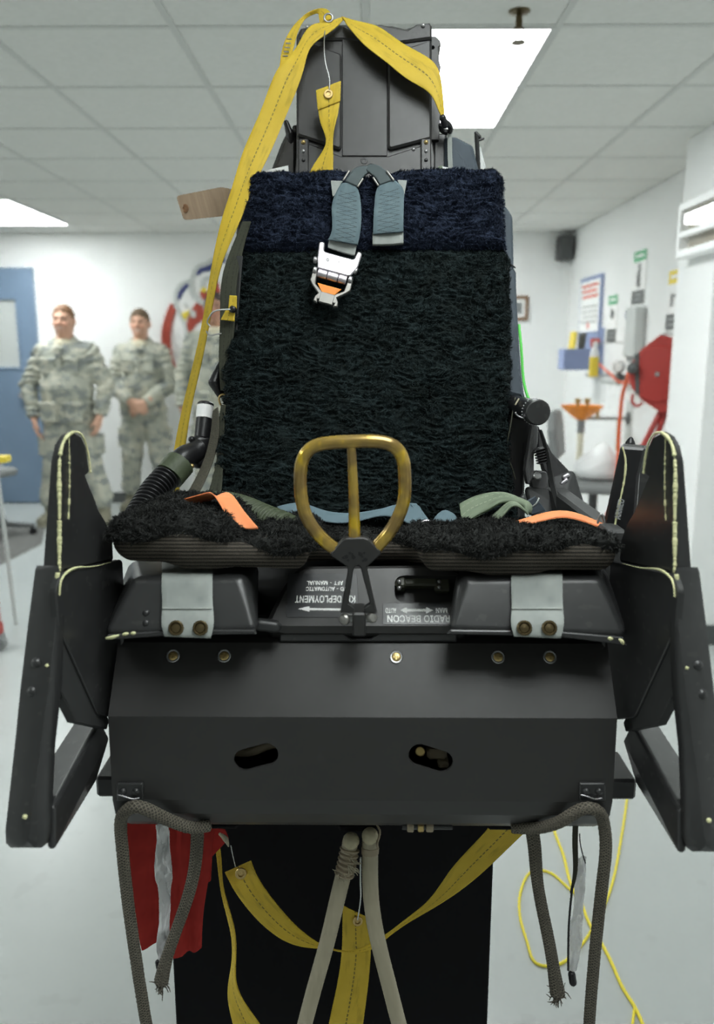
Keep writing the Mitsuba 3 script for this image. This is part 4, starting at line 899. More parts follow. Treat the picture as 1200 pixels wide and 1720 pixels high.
pad(left, right, 424, 882, .0, .034, .02, 330, 360, 21, (.0055, .009, .0085), (.012, .020, .021), 'lower_fleece', 'green black sheepskin', 62000)
pad(left, [(836, 292), (842, 320), (844, 380), (846, 425), (847, 445)], 297, 440, .002, .042, .022, 320, 120, 33, (.008, .012, .024), (.017, .024, .043), 'upper_fleece', 'navy blue sheepskin', 24000)

# ---- seat cushion: two lobes and a lower middle
def sd_box(p, c, h, r):
    q = np.abs(p - c) - (np.asarray(h) - r)
    return np.linalg.norm(np.maximum(q, 0), axis=-1) + np.minimum(q.max(-1), 0) - r
def lobe_fn(boxes, k):
    import math as M
    B = [(c, (h[0] - r, h[1] - r, h[2] - r), r, tx, ty) for c, h, r, tx, ty in boxes]
    def f(x, y, z):
        s = None
        for c, h, r, tx, ty in B:
            zz = z - c[2] - (x - c[0]) * tx - (y - c[1]) * ty
            a, b, d = abs(x - c[0]) - h[0], abs(y - c[1]) - h[1], abs(zz) - h[2]
            e = M.sqrt(max(a, 0) ** 2 + max(b, 0) ** 2 + max(d, 0) ** 2) + min(max(a, b, d), 0) - r
            if s is None: s = e
            else:
                w = max(k - abs(s - e), 0) / k; s = min(s, e) - w * w * k * .25
        return -s
    return f
lobes = [((-.205, .955, 1.229), (.062, .135, .023), .0225, -.03, -.08), ((-.13, .93, 1.218), (.07, .11, .0135), .013, -.03, -.08), ((.19, .955, 1.208), (.072, .142, .0175), .017, 0, -.16), ((.122, .94, 1.208), (.062, .125, .0165), .016, 0, -.16), ((.0, 1.03, 1.188), (.10, .12, .014), .0145, 0, -.2)]
sm = m3.Manifold.level_set(lobe_fn(lobes, .02), [-.32, .76, 1.14, .32, 1.22, 1.32], .0065)
sm = unman(sm); sm = TM(sm.vertices, sm.faces)
sm.merge_vertices(); trimesh.smoothing.filter_taubin(sm, iterations=6)
zsplit = 1.243
def lobez(v):
    zl, zr, zm = 1.231 - .09 * (v[:, 1] - .955) - .10 * np.clip(v[:, 0] + .17, 0, .2), 1.212 - .16 * (v[:, 1] - .955), 1.192 - .2 * (v[:, 1] - 1.03)
    z = np.where(v[:, 0] < -.062, zl, np.where(v[:, 0] > .062, zr, zm))
    return z + .005 * np.sin(v[:, 0] * 31 + 1) + .0025 * np.sin(v[:, 0] * 90)
v = sm.vertices.copy(); N = sm.vertex_normals.copy()
up_ = np.clip((v[:, 2] - lobez(v)) / .006, -1, 1)
rib = np.sin(v[:, 2] * 2 * np.pi * 240) * .0004
fm = sm.subdivide(); fm = fm.subdivide()
v = fm.vertices.copy(); N = fm.vertex_normals.copy(); w = (v[:, 2] - lobez(v))
isf = w[fm.faces].mean(1) > 0
SC = thing('seat_cushion', 'black sheepskin seat cushion with two raised sides and ribbed knit border', 'cushion')
knit = TM(v, fm.faces[~isf]); knit.remove_unreferenced_vertices()
obj('knit_border', knit, 'mat_knit', SC, smooth=True, label='dark brown ribbed knit border')
vf = v + N * (np.clip(w / .004, 0, 1) * (.003 + .010 * (curl(v, 51) - .4)) )[:, None]
fl = TM(vf, fm.faces[isf]); fl.remove_unreferenced_vertices()
c1, c2 = (.009, .0095, .009), (.021, .022, .021)
FT = obj('fleece_top', fl, 'mat_fleece', SC, smooth=True, color=tint(c1, c2, fl.vertices, 52), label='black sheepskin top')
r = np.random.default_rng(53); ns = 52000
pr_ = fl.area_faces * np.where(fl.triangles_center[:, 1] < 1.12, 1, .15); fi = r.choice(len(fl.faces), ns, p=pr_ / pr_.sum())
P = (fl.vertices[fl.faces[fi]] * r.dirichlet((1, 1, 1), ns)[..., None]).sum(1); N_ = fl.face_normals[fi]
obj('pile', strands(P, N_, ns, .0048, .0005, (0, -.2, -.2), 54), 'mat_fleece', FT, color=np.repeat(tint(c1, c2, P, 55, 90) * 1.2, 5, 0), kind='stuff')

mat('mat_dull_steel', pr((.30, .29, .27), .42, metallic=.8))
# ------------------------------------------------------------------ straps, harness and hoses about the seat
def strap(name, L, R, matn, label, catn='strap', t=.0016, n=70, bow=0.0, parent=None, group=None):
    m, uv = ribbon([at(*q) for q in L], [at(*q) for q in R], t, n, 8, bow)
    if parent: return obj(name, m, matn, parent, smooth=True, uv=uv)
    return obj(name, m, matn, smooth=True, uv=uv, label=label, cat=catn, group=group)
def grommet(parent, c, n, r0=.0035, r1=.007):
    return obj('grommet', moved(ring(r0, r1, .002, 24), c, n), 'mat_brass', parent, smooth=40)
def wire(pts, r, parent, matn='mat_steel', name='wire', n=30): return obj(name, tube(pts, r, n, 6)[0], matn, parent, smooth=True)
# long strap from the top of the head box down behind the cushion
t = thing('yellow_strap', 'long yellow webbing strap from the headrest top down past the cushion side', 'strap')
strap('webbing', [(574, 29, 1.40), (545, 38, 1.385), (525, 42, 1.375), (498, 80, 1.36), (469.6, 112, 1.34), (442.5, 175, 1.33), (409, 254, 1.31), (388, 321, 1.29), (374, 365, 1.28), (359, 430, 1.275), (344, 520, 1.28), (324, 615, 1.29), (308, 680, 1.30), (288, 782, 1.31), (276, 850, 1.32)],
      [(577, 34, 1.40), (562, 48, 1.38), (548, 58, 1.37), (524, 77, 1.36), (512, 110, 1.345), (480, 196, 1.33), (449, 267, 1.31), (424, 318, 1.29), (406, 365, 1.275), (377, 432, 1.268), (356, 520, 1.272), (335, 625, 1.282), (322, 682, 1.29), (308, 775, 1.30), (297, 850, 1.32)], 'mat_yellow_web', None, parent=t, n=140)
strap('loop', [(470, 112, 1.355), (474, 85, 1.37), (484, 58, 1.39), (500, 36, 1.41), (520, 20, 1.42), (540, 14, 1.42), (553, 19, 1.41), (557, 32, 1.395)],
      [(488, 100, 1.36), (494, 78, 1.375), (500, 56, 1.395), (510, 36, 1.415), (522, 26, 1.425), (531, 23, 1.425), (536, 28, 1.41), (538, 40, 1.395)], 'mat_yellow_web', None, parent=t)
prn = []
for k in range(5):
    c = at(486 - k * 1.6, 66 + k * 7, 1.37 - .002 * k); prn.append(moved(box((-.004, -.0007 - .0004 * (k % 2), 0), (.004, .0007, .0008)), c, np.array([.2, -1, .2])))
obj('print_mark', cat(prn), 'mat_sign_black', t, kind='stuff')
obj('ring', sweep(spline([at(552 + 7 * math.cos(a), 30 + 7 * math.sin(a), 1.385) for a in np.linspace(0, 6.28, 10)[:-1]], 24, True), .0016, 8, True)[0], 'mat_steel', t, smooth=True)
t = thing('yellow_strap', 'yellow webbing strap draped over the top of the headrest to a dark hook', 'strap')
strap('webbing', [(584, 42, 1.385), (613, 76, 1.372), (651, 106, 1.362), (688, 135, 1.355), (726, 162, 1.352), (738, 188, 1.352), (744, 200, 1.355)],
      [(574, 28, 1.40), (602, 36, 1.395), (630, 43, 1.392), (672, 70, 1.38), (709, 91, 1.37), (734, 112, 1.36), (742, 142, 1.356), (747, 196, 1.355)], 'mat_yellow_web', None, parent=t, n=90)
obj('hook', cat(rhull([at(744, 198, 1.355), at(748, 210, 1.36)], .005), tube([at(748, 204, 1.36), at(756, 212, 1.37), at(754, 222, 1.385), at(744, 220, 1.385), at(741, 209, 1.375)], .004, 30, 8)[0]), 'mat_dark_plastic', t, smooth=40)
# flag with a grommet in front of the head box
t = thing('yellow_flag', 'short twisted yellow flag with a grommet hanging on the front of the headrest', 'flag')
F1 = strap('webbing', [(532, 152, 1.338), (534, 168, 1.337), (535, 184, 1.337), (540, 210, 1.335), (548, 238, 1.330), (532, 270, 1.325), (514, 303, 1.32)],
      [(572, 137, 1.338), (572, 155, 1.337), (571, 170, 1.337), (567, 195, 1.331), (561, 220, 1.327), (560, 262, 1.322), (559, 303, 1.318)], 'mat_yellow_web', None, parent=t, n=60)
strap('hem', [(531, 152, 1.336), (534, 185, 1.335)], [(573, 136, 1.336), (572, 170, 1.335)], 'mat_yellow_web', None, parent=t, n=8)
c = at(552, 158, 1.334); grommet(F1, c, np.array([0, -1, .1]))
wire([at(546, 52, 1.372), at(545, 85, 1.345), at(548, 110, 1.338), at(554, 135, 1.334), at(553, 152, 1.333)], .0009, F1)
# paper tag behind the strap
tp = rounded([(296, 329), (372, 314), (392, 318), (385, 362), (309, 370)], 6)
tagm = slab([at(x, y, 1.40 + .0003 * (x - 300)) for x, y in tp], .0012, 0)
th = moved(lathe([(.0035, -.05), (.0035, .05)], 14), at(311, 350, 1.4033), np.array([-.3, -1, 0]))
t = obj('paper_tag', minus(tagm, th), 'mat_kraft', label='brown paper tag with a reinforced hole tied beside the yellow strap', cat='tag')
obj('hole_reinforcement', moved(ring(.0036, .0068, .0008, 24), at(311, 350, 1.4025), np.array([-.28, -.96, .02])), 'mat_wood', t, smooth=40)
wire([at(390, 340, 1.41), at(402, 338, 1.40), at(415, 345, 1.385)], .0008, t, 'mat_hose_cream', 'string')
# shoulder harness: two teal ends joined at the roller, one with a chrome buckle
t = thing('shoulder_harness', 'blue grey shoulder harness strap with chrome buckle hanging on the back cushion', 'harness')
def bo(x, y, o): return bi(x, y, o)
def hstrap(par, name, L, R, mt, t_=.002, n=50, bow=0.0, lab=None):
    m, uv = ribbon([bo(*q) for q in L], [bo(*q) for q in R], t_, n, 8, bow); return obj(name, m, mt, par, smooth=True, uv=uv, label=lab)
hstrap(t, 'webbing', [(574, 308, .058), (563, 328, .058), (558, 345, .0575), (553, 400, .057), (551, 403, .056)], [(596, 308, .058), (604, 326, .058), (606, 338, .0575), (602, 408, .057), (601, 412, .056)], 'mat_teal_stitched', .004)
hstrap(t, 'lower_webbing', [(553, 402, .052), (551, 416, .05)], [(600, 410, .052), (596, 430, .05)], 'mat_grey_web', .004, 10, .004)
hstrap(t, 'upper_webbing', [(580, 305, .060), (589, 291, .058), (602, 281, .05), (620, 279, .045)], [(600, 314, .060), (609, 300, .058), (617, 292, .05), (624, 289, .045)], 'mat_arch_web', .003, 20)
def hframe(par, pts, r=.0024): obj('slide_buckle', sweep(spline([bo(*q) for q in pts], 40, True), r, 8, True)[0], 'mat_brass', par, smooth=True)
for q_ in ([(577, 303, .062), (587, 287, .062)], [(601, 314, .062), (610, 300, .062)]): obj('slide_bar', tube([bo(*p_) for p_ in q_], .0016, 6, 10)[0], 'mat_dull_steel', t, smooth=True)
# buckle
bu = np.array([math.cos(-.245), 0, math.sin(-.245)])
bcx, bcy = 566, 438
def bk(u, w, o):
    """buckle plane: u along its width, w down its length, in photo pixels about its middle"""
    ca_, sa_ = math.cos(.265), math.sin(.265)
    return bi(bcx + u * ca_ - w * sa_, bcy + u * sa_ + w * ca_, o)
def bslab(pix, o, t_, b=.001, m_='mat_chrome', nm='buckle_body', r=0):
    q = rounded(pix, r) if r else pix
    return obj(nm, slab([bk(x, y, o) for x, y in q], t_, b, n=bn), m_, BUK, smooth=25)
BUK = obj('buckle', slab([bk(x, y, .066) for x, y in rounded([(-37, -24), (-28, -26), (-25, -10), (27, -10), (30, -26), (38, -24), (37, 2), (28, 20), (-28, 20), (-33, 2)], 4)], .010, .0015, n=bn), 'mat_chrome', t, smooth=25, label='polished chrome buckle')
obj('rivet', moved(ring(.0012, .0024, .0008, 16), bk(-15, 2, .0662), bn), 'mat_steel', BUK, smooth=40)
obj('rivet', moved(ring(.0004, .001, .0006, 12), bk(4, 1, .0662), bn), 'mat_steel', BUK, smooth=40)
for s in (-1, 1):
    obj('side_screw', cat(cyl(bk(s * 32, 8, .060), bk(s * 38, 9, .060), .0052, 18, .001)), 'mat_steel', BUK, smooth=40)
    obj('roller_end', cyl(bk(s * 27, 26, .060), bk(s * 34, 26, .060), .0062, 18, .0012), 'mat_steel', BUK, smooth=40)
    obj('jaw_arm', slab([bk(x, y, .063) for x, y in [(s * 34, 24), (s * 27, 26), (s * 25, 46), (s * 11, 56), (s * 11, 70), (s * 15, 70), (s * 14, 76), (s * 21, 74), (s * 20, 66), (s * 16, 60), (s * 30, 48), (s * 35, 42)]], .007, .001, n=bn), 'mat_dull_steel', BUK, smooth=25)
for a, b, m_ in ((-25, -9, 'mat_chrome'), (-8, 10, 'mat_chrome'), (11, 25, 'mat_chrome')):
    obj('roller', cyl(bk(a, 28, .060), bk(b, 28, .060), .0068, 24, .0006), m_, BUK, smooth=40)
obj('jaw_base', slab([bk(x, y, .0625) for x, y in [(-13, 56), (13, 56), (12, 74), (-12, 74)]], .006, .001, n=bn), 'mat_dull_steel', BUK)
obj('orange_tab', slab([bk(x, y, .061) for x, y in [(-22, 44), (20, 44), (11, 57), (-11, 57)]], .003, .0004, n=bn), 'mat_orange', BUK, label='orange tab')
t2 = thing('shoulder_harness', 'blue grey shoulder harness end without a buckle hanging on the back cushion', 'harness')
hstrap(t2, 'webbing', [(640, 306, .058), (632, 322, .058), (630, 335, .0575), (627, 390, .057), (627, 394, .056)], [(664, 304, .058), (678, 320, .058), (679, 333, .0575), (678, 386, .057), (678, 390, .056)], 'mat_teal_stitched', .004)
hstrap(t2, 'lower_webbing', [(626, 392, .053), (626, 412, .051)], [(678, 388, .053), (678, 410, .051)], 'mat_grey_web', .006, 10, .003)
hstrap(t2, 'upper_webbing', [(638, 311, .060), (630, 298, .058), (620, 290, .052), (612, 284, .045)], [(658, 304, .060), (648, 288, .058), (636, 279, .052), (622, 276, .045)], 'mat_arch_web', .003, 20)
for q_ in ([(627, 298, .062), (636, 312, .062)], [(650, 287, .062), (662, 303, .062)]): obj('slide_bar', tube([bo(*p_) for p_ in q_], .0016, 6, 10)[0], 'mat_dull_steel', t2, smooth=True)
for q_ in ([(556, 303), (576, 304), (566, 326), (559, 330)], [(668, 302), (684, 303), (679, 330), (676, 320)]): obj('backing_tab', slab([bi(x, y, .054) for x, y in q_], .002, 0, n=bn), 'mat_grey_web', t2)

# slate covers beside the cushion
def bslabk(name, pix, o, th, mt, label, catn, r=6):
    return obj(name, slab([bi(x, y, o) for x, y in rounded(pix, r)], th, .004, n=bn), mt, label=label, cat=catn)
t = bslabk('side_cover', [(838, 340), (850, 344), (862, 362), (864, 450), (868, 456), (868, 478), (872, 560), (879, 660), (884, 668), (846, 660), (846, 440)], .004, .05, 'mat_slate_cloth', 'slate blue fabric cover along the side of the back cushion', 'cover')
obj('seam', tube([bi(846, 440, .006), bi(858, 444, .006), bi(866, 450, .004)], .0012, 12, 6)[0], 'mat_black_matte', t, smooth=True)
obj('shoulder_cover', slab([at(x, y, 1.385) for x, y in rounded([(748, 226), (768, 226), (796, 242), (800, 262), (806, 290), (806, 312), (748, 312)], 4)], .05, .006, n=np.array([0, -1, .15])), 'mat_slate_cloth', label='slate fabric pad beside the headrest behind the cushion', cat='cover')
t = thing('velcro_patch', 'pale blue grey cloth patch showing above the cushion beside the headrest hinge', 'patch')
obj('cloth', slab([at(x, y, 1.345) for x, y in [(742, 277), (788, 288), (790, 312), (740, 312)]], .003, .0006, n=np.array([0, -1, .2])), 'mat_light_grey', t)
obj('green_edge', slab([at(x, y, 1.3445) for x, y in [(737, 278), (744, 276), (743, 312), (736, 312)]], .003, .0006, n=np.array([0, -1, .2])), 'mat_sage', t)
obj('velcro_patch_001', slab([at(x, y, 1.345) for x, y in [(438, 296), (450, 284), (484, 276), (486, 312), (436, 312)]], .003, .0006, n=np.array([0, -1, .2])), 'mat_light_grey', label='pale blue grey cloth patch between the yellow strap and the headrest', cat='patch')
strap('olive_strap', [(752, 224, 1.383), (752, 260, 1.382), (754, 300, 1.38)], [(760, 224, 1.383), (760, 260, 1.382), (763, 300, 1.38)], 'mat_grey_web', 'narrow grey strap lying over the slate pad beside the headrest')
obj('green_line', tube([bi(872, 545, -.01), bi(877, 600, -.01), bi(882, 650, -.012), bi(889, 672, -.01)], .0022, 30, 8)[0], 'mat_cord_green', label='bright green cord peeking out behind the slate cover', cat='cord', smooth=True)
mat('mat_cord_green', pr((.12, .62, .10), .5))
# olive webbing on the other side, pull tag, wires
strap('olive_strap', [(408, 372, 1.265), (396, 400, 1.262), (373, 470, 1.25), (370, 540, 1.24), (368, 600, 1.235), (371, 656, 1.23)], [(422, 372, 1.262), (414, 400, 1.26), (399, 470, 1.245), (395, 540, 1.235), (389, 600, 1.23), (384, 656, 1.225)], 'mat_olive_web', 'wide olive webbing strap along the cushion side below the yellow strap', n=60)
strap('olive_strap', [(398, 430, 1.255), (394, 500, 1.25), (388, 600, 1.24), (382, 700, 1.225), (372, 790, 1.2)], [(408, 430, 1.25), (402, 500, 1.24), (396, 600, 1.23), (389, 700, 1.215), (380, 790, 1.19)], 'mat_black_matte', 'dark webbing edge tucked behind the cushion on the strap side', n=40)
t = thing('pull_tag', 'small yellow pull tag with a black snap on the olive strap', 'tag')
strap('upper_web', [(386, 496, 1.232), (384, 518, 1.230)], [(398, 497, 1.230), (398, 518, 1.228)], 'mat_yellow_web', None, parent=t, n=10)
strap('lower_web', [(380, 520, 1.230), (371, 537, 1.229)], [(395, 520, 1.228), (394, 540, 1.226)], 'mat_yellow_web', None, parent=t, n=10)
obj('snap', moved(lathe([(.005, 0), (.005, .004), (.003, .006), (.0, .006)], 16), at(392, 520, 1.226), np.array([-.3, -1, .1])), 'mat_dark_plastic', t, smooth=40)
wire([at(392, 520, 1.222), at(376, 520, 1.222), at(360, 523, 1.23), at(352, 532, 1.24), at(350, 545, 1.25), at(354, 548, 1.25)], .0012, t, 'mat_light_grey')
wire([at(347, 556, 1.26), at(350, 562, 1.255), at(362, 562, 1.245), at(372, 560, 1.235)], .0012, t)
obj('black_pouch', rhull([at(366, 630, 1.255), at(360, 642, 1.25), at(370, 662, 1.25), at(372, 610, 1.26)], [.008, .009, .006, .005]), 'mat_dark_plastic', label='small black pouch on the edge of the olive strap', cat='pouch', smooth=50)
obj('strap_clip', sweep(spline([at(x, y, 1.222) for x, y in [(371, 664), (378, 663), (380, 674), (375, 684), (370, 678)]], 30, True), .0016, 8, True)[0], 'mat_brass', label='small brass clip at the lower end of the olive strap', cat='clip', smooth=True)
# regulator with corrugated hose
t = thing('oxygen_hose', 'ribbed dark green oxygen hose with elbow and black regulator beside the cushion', 'hose')
def ribs(C, r0, dr_, pitch, n=220, sides=20):
    C = spline(C, n); s = np.concatenate([[0], np.cumsum(np.linalg.norm(np.diff(C, axis=0), axis=1))])
    return sweep(C, r0 + dr_ * np.clip(np.sin(s / pitch * 2 * np.pi) * 1.4, -1, 1), sides)[0]
obj('corrugated_hose', ribs([at(226, 880, 1.09), at(244, 850, 1.12), at(262, 822, 1.15), at(278, 804, 1.17), at(290, 790, 1.185)], .0185, .0022, .0075), 'mat_dark_plastic', t, smooth=True)
obj('green_sleeve', tube([at(284, 800, 1.176), at(303, 778, 1.195)], .0225, 8, 24)[0], 'mat_green_rubber', t, smooth=40)
obj('elbow', tube([at(296, 785, 1.19), at(310, 768, 1.205), at(326, 760, 1.22), at(338, 752, 1.23)], [.017, .0175, .0165, .016], 30, 20)[0], 'mat_dark_plastic', t, smooth=50)
obj('regulator_body', rhull([at(334, 742, 1.235), at(345, 742, 1.24), at(332, 775, 1.225), at(344, 775, 1.23)], .011), 'mat_dark_plastic', t, smooth=50)
obj('upper_tube', cyl(at(340, 738, 1.24), at(346, 676, 1.26), .0125, 24, .002), 'mat_dark_plastic', t, smooth=40)
obj('paper_label', moved(lathe([(.0126, 0), (.0129, 0), (.0129, .020), (.0126, .020)], 24), at(343, 703, 1.2505), at(346, 676, 1.26) - at(340, 738, 1.24)), 'mat_paper', t, label='cream label on the tube')
obj('knob', rhull([at(326, 742, 1.23), at(322, 738, 1.225)], .005), 'mat_dark_plastic', t, smooth=50)
obj('screw', trimesh.creation.icosphere(2, .004).apply_translation(at(322, 783, 1.195)), 'mat_brass', t, smooth=True)
strap('basket_strap', [(358, 690, 1.21), (354, 730, 1.205), (340, 780, 1.19), (312, 834, 1.15)], [(366, 684, 1.205), (368, 730, 1.195), (356, 780, 1.18), (330, 836, 1.13)], 'mat_basket_web', 'coarse woven grey brown strap running down beside the oxygen hose', n=50)
strap('basket_strap', [(372, 680, 1.205), (368, 720, 1.2), (366, 760, 1.19), (350, 830, 1.15)], [(379, 680, 1.20), (377, 720, 1.19), (376, 760, 1.18), (372, 828, 1.14)], 'mat_olive_web', 'olive strap hanging close against the side of the back cushion', n=40)
# things lying on the seat
m = ribs([at(500, 905, .96), at(475, 890, .975), at(445, 878, .99), at(418, 866, 1.01), at(388, 856, 1.04), at(365, 853, 1.07)][::-1] , .0215, .0015, .0085, 220)
obj('green_hose', m, 'mat_green_rubber', label='thick green ribbed hose lying on the seat cushion beside the orange strap', cat='hose', smooth=True)
t = thing('orange_strap', 'orange strap lying across the cushion next to the green ribbed hose', 'strap')
strap('webbing', [(310, 838, .93), (340, 830, .915), (356, 829, .90), (369, 846, .885), (388, 880, .862)], [(352, 842, .96), (374, 829, .94), (390, 832, .915), (405, 852, .89), (434, 887, .86)], 'mat_orange_web', None, parent=t, n=50, bow=.004)
t = thing('orange_strap', 'orange strap lying on the cushion beneath the safety lever', 'strap')
strap('webbing', [(862, 882, .93), (900, 868, .95), (950, 861, .955), (985, 872, .95), (1012, 884, .94)], [(862, 885, .92), (905, 876, .925), (950, 869, .935), (985, 877, .935), (1014, 888, .93)], 'mat_orange_web', None, parent=t, n=50, bow=.004)
obj('ring', sweep(spline([at(x, y, .935) for x, y in [(1006, 872), (1010, 864), (1014, 870), (1012, 884), (1006, 886)]], 30, True), .0016, 8, True)[0], 'mat_steel', t, smooth=True)
t = thing('lap_belt', 'blue grey lap belt lying across the seat behind the yellow handle', 'belt')
strap('webbing', [(466, 852, 1.11), (500, 845, 1.11), (540, 856, 1.10), (600, 862, 1.09), (640, 855, 1.09), (680, 846, 1.10), (700, 846, 1.10)], [(470, 862, 1.07), (500, 864, 1.06), (540, 874, 1.05), (600, 875, 1.05), (650, 866, 1.05), (690, 880, 1.04), (720, 896, 1.03)], 'mat_teal_web', None, parent=t, n=60, bow=.003)
strap('loose_end', [(722, 885, 1.03), (738, 862, 1.05), (752, 858, 1.06), (760, 862, 1.06)], [(728, 895, 1.0), (748, 890, 1.01), (764, 888, 1.02), (772, 890, 1.02)], 'mat_teal_web', None, parent=t, n=30, bow=.004)
strap('upper_end', [(690, 846, 1.09), (694, 852, 1.085), (712, 882, 1.03)], [(704, 850, 1.10), (712, 862, 1.08), (726, 880, 1.04)], 'mat_teal_web', None, parent=t, n=20)
obj('buckle', sweep(spline([at(x, y, 1.02) for x, y in [(706, 884), (712, 876), (722, 876), (727, 884), (716, 890)]], 30, True), .0022, 8, True)[0], 'mat_chrome', t, smooth=True)
t = thing('sage_strap', 'thick sage green webbing loop lying on the seat beside the lap belt', 'strap')
strap('outer_web', [(772, 848, 1.05), (790, 838, 1.06), (820, 829, 1.07), (850, 829, 1.07), (876, 840, 1.06), (890, 858, 1.03), (888, 862, 1.03)], [(780, 886, .99), (792, 872, 1.0), (820, 856, 1.015), (850, 842, 1.02), (870, 846, 1.02), (884, 860, 1.0), (884, 862, 1.0)], 'mat_sage', None, parent=t, n=60, t=.004, bow=.003)
strap('inner_web', [(780, 884, 1.02), (820, 872, 1.03), (842, 852, 1.03), (858, 842, 1.03), (874, 848, 1.03), (884, 860, 1.02)], [(800, 890, .96), (832, 878, .97), (850, 860, .98), (862, 850, .985), (876, 854, .99), (888, 864, .99)], 'mat_sage', None, parent=t, n=50, t=.003)
# inertia reel, brackets and straps on the far side
t = thing('reel_cylinder', 'black cylinder with a round end cap beside the back cushion', 'cylinder')
ra, rb_ = at(862, 682, 1.24), at(905, 693, 1.13)
obj('drum', cyl(ra, rb_ + (ra - rb_) * .12, .0165, 32, .001), 'mat_dark_plastic', t, smooth=40)
obj('end_cap', cyl(rb_ + (ra - rb_) * .14, rb_, .0178, 32, .0016), 'mat_black', t, smooth=30)
kn = []
for k in range(26):
    a = k / 26 * 6.283; u, w, nn = frame_of(rb_ - ra); kn.append(trimesh.creation.icosphere(1, .0012).apply_translation(rb_ + (ra - rb_) * .15 + (u * math.cos(a) + w * math.sin(a)) * .0178))
obj('knurling', cat(kn), 'mat_steel', t, kind='stuff')
obj('wire_clip', sweep(spline([at(x, y, 1.145) for x, y in [(866, 692), (868, 696), (892, 697), (893, 692), (880, 690), (884, 686)]], 40, False), .0016, 8)[0], 'mat_chrome', t, smooth=True)
t = thing('side_mechanism', 'dark folded brackets and links hanging under the black cylinder', 'mechanism')
obj('bracket_plate', slab([at(x, y, 1.21) for x, y in rounded([(853, 680), (898, 700), (900, 712), (884, 770), (880, 830), (860, 850), (850, 770)], 5)], .02, .003, n=np.array([0, -1, .1])), 'mat_dark_plastic', t)
obj('link', slab([at(x, y, 1.18) for x, y in rounded([(898, 712), (908, 715), (906, 745), (898, 765), (897, 800), (886, 815), (882, 790), (890, 750)], 4)], .012, .002, n=np.array([.2, -1, .1])), 'mat_link_grey', t)
obj('bent_plate', slab([at(x, y, 1.20) for x, y in rounded([(905, 712), (925, 756), (958, 792), (952, 806), (930, 806), (912, 790), (905, 750)], 4)], .01, .002, n=np.array([.1, -1, .2])), 'mat_grey_dark', t)
mat('mat_grey_dark', pr((.024, .024, .025), .5))
mat('mat_link_grey', pr((.09, .09, .092), .5))
obj('link', slab([at(x, y, 1.19) for x, y in rounded([(898, 790), (920, 792), (922, 815), (912, 840), (898, 838), (892, 812)], 4)], .015, .002, n=np.array([0, -1, .1])), 'mat_link_grey', t)
obj('spring', ribs([at(908, 752, 1.17), at(914, 776, 1.17)], .009, .0018, .004, 100, 14), 'mat_grey_dark', t, smooth=True)
obj('pivot_bolt', moved(lathe([(.006, 0), (.006, .004), (.004, .006), (0, .006)], 16), at(902, 800, 1.175), (0, -1, .2)), 'mat_steel', t, smooth=40)
obj('support_arm', rhull([at(930, 808, 1.2), at(958, 800, 1.2), at(975, 856, 1.18), at(940, 862, 1.17)], .008), 'mat_black_matte', t, smooth=40)
obj('support_arm', rhull([at(890, 825, 1.19), at(925, 830, 1.19), at(900, 862, 1.17), at(955, 866, 1.16)], .007), 'mat_black_matte', t, smooth=40)
obj('buckle', cat(rhull([at(948, 801, 1.19), at(954, 798, 1.19)], .0035, False), rhull([at(944, 812, 1.188), at(952, 806, 1.188)], .0028, False)), 'mat_chrome', t, smooth=40)
obj('hook_rod', tube([at(944, 824, 1.2), at(962, 830, 1.2), at(972, 842, 1.2), at(972, 858, 1.2)], .004, 24, 8)[0], 'mat_black', t, smooth=True)
strap('dark_strap', [(906, 722, 1.17), (916, 760, 1.165), (922, 800, 1.16), (936, 860, 1.13)], [(910, 722, 1.165), (922, 758, 1.155), (930, 800, 1.15), (946, 860, 1.12)], 'mat_black_matte', 'narrow dark strap hanging down from the black cylinder', n=40)
wire([at(866, 668, 1.2), at(862, 690, 1.19), at(858, 715, 1.185), at(854, 735, 1.185), at(853, 765, 1.19), at(862, 790, 1.19), at(866, 805, 1.19)], .0011, t, 'mat_olive_dark', 'thin_cable', 40)
wire([at(872, 670, 1.18), at(866, 680, 1.17)], .0013, t, 'mat_hose_cream', 'zip_tie', 6)
wire([at(895, 851, 1.09), at(902, 845, 1.085), at(906, 836, 1.085)], .0012, t, 'mat_light_grey', 'zip_tie', 10)
obj('slate_flap', slab([at(x, y, 1.12) for x, y in [(886, 842), (900, 834), (918, 858), (890, 866)]], .004, .001), 'mat_slate_cloth', t)

# ------------------------------------------------------------------ under the seat: ropes, hoses, flags
def braid(pts, r, label=None, n=200, end=None):
    m, uv = tube(pts, r, n, 16); v = m.vertices; nv = len(uv)
    a = uv[:, 0] * 2 * np.pi; s = uv[:, 1]
    w = np.maximum(np.sin(4 * a + s * 900), np.sin(4 * a - s * 900))
    v = v + m.vertex_normals * (.0005 * w)[:, None]; m.vertices = v
    return m, uv
def clamp(cx):
    t = thing('rope_clamp', 'small black clamp plate holding the braided cord at the red flag corner' if cx < 600 else 'small black clamp plate holding the braided cord at the clear sleeve corner', 'clamp')
    s = -1 if cx < 600 else 1
    obj('plate', slab([at(x, y, .797) for x, y in rounded([(cx - 22, 1316), (cx + 22, 1316), (cx + 22, 1346), (cx - 22, 1346)], 3)], .004, .001, n=np.array([0, -1, 0])), 'mat_black', t)
    for dx in (-11, 11): obj('rivet', trimesh.creation.icosphere(2, .0042).apply_translation(at(cx + dx, 1329, .797)), 'mat_black', t, smooth=True)
    obj('wire_tie', tube([at(cx - 20, 1335, .794), at(cx - 8, 1338, .7925), at(cx + 6, 1342, .793), at(cx + 16, 1340, .7945)], .0009, 20, 6)[0], 'mat_chrome', t, smooth=True)
clamp(218); clamp(996)
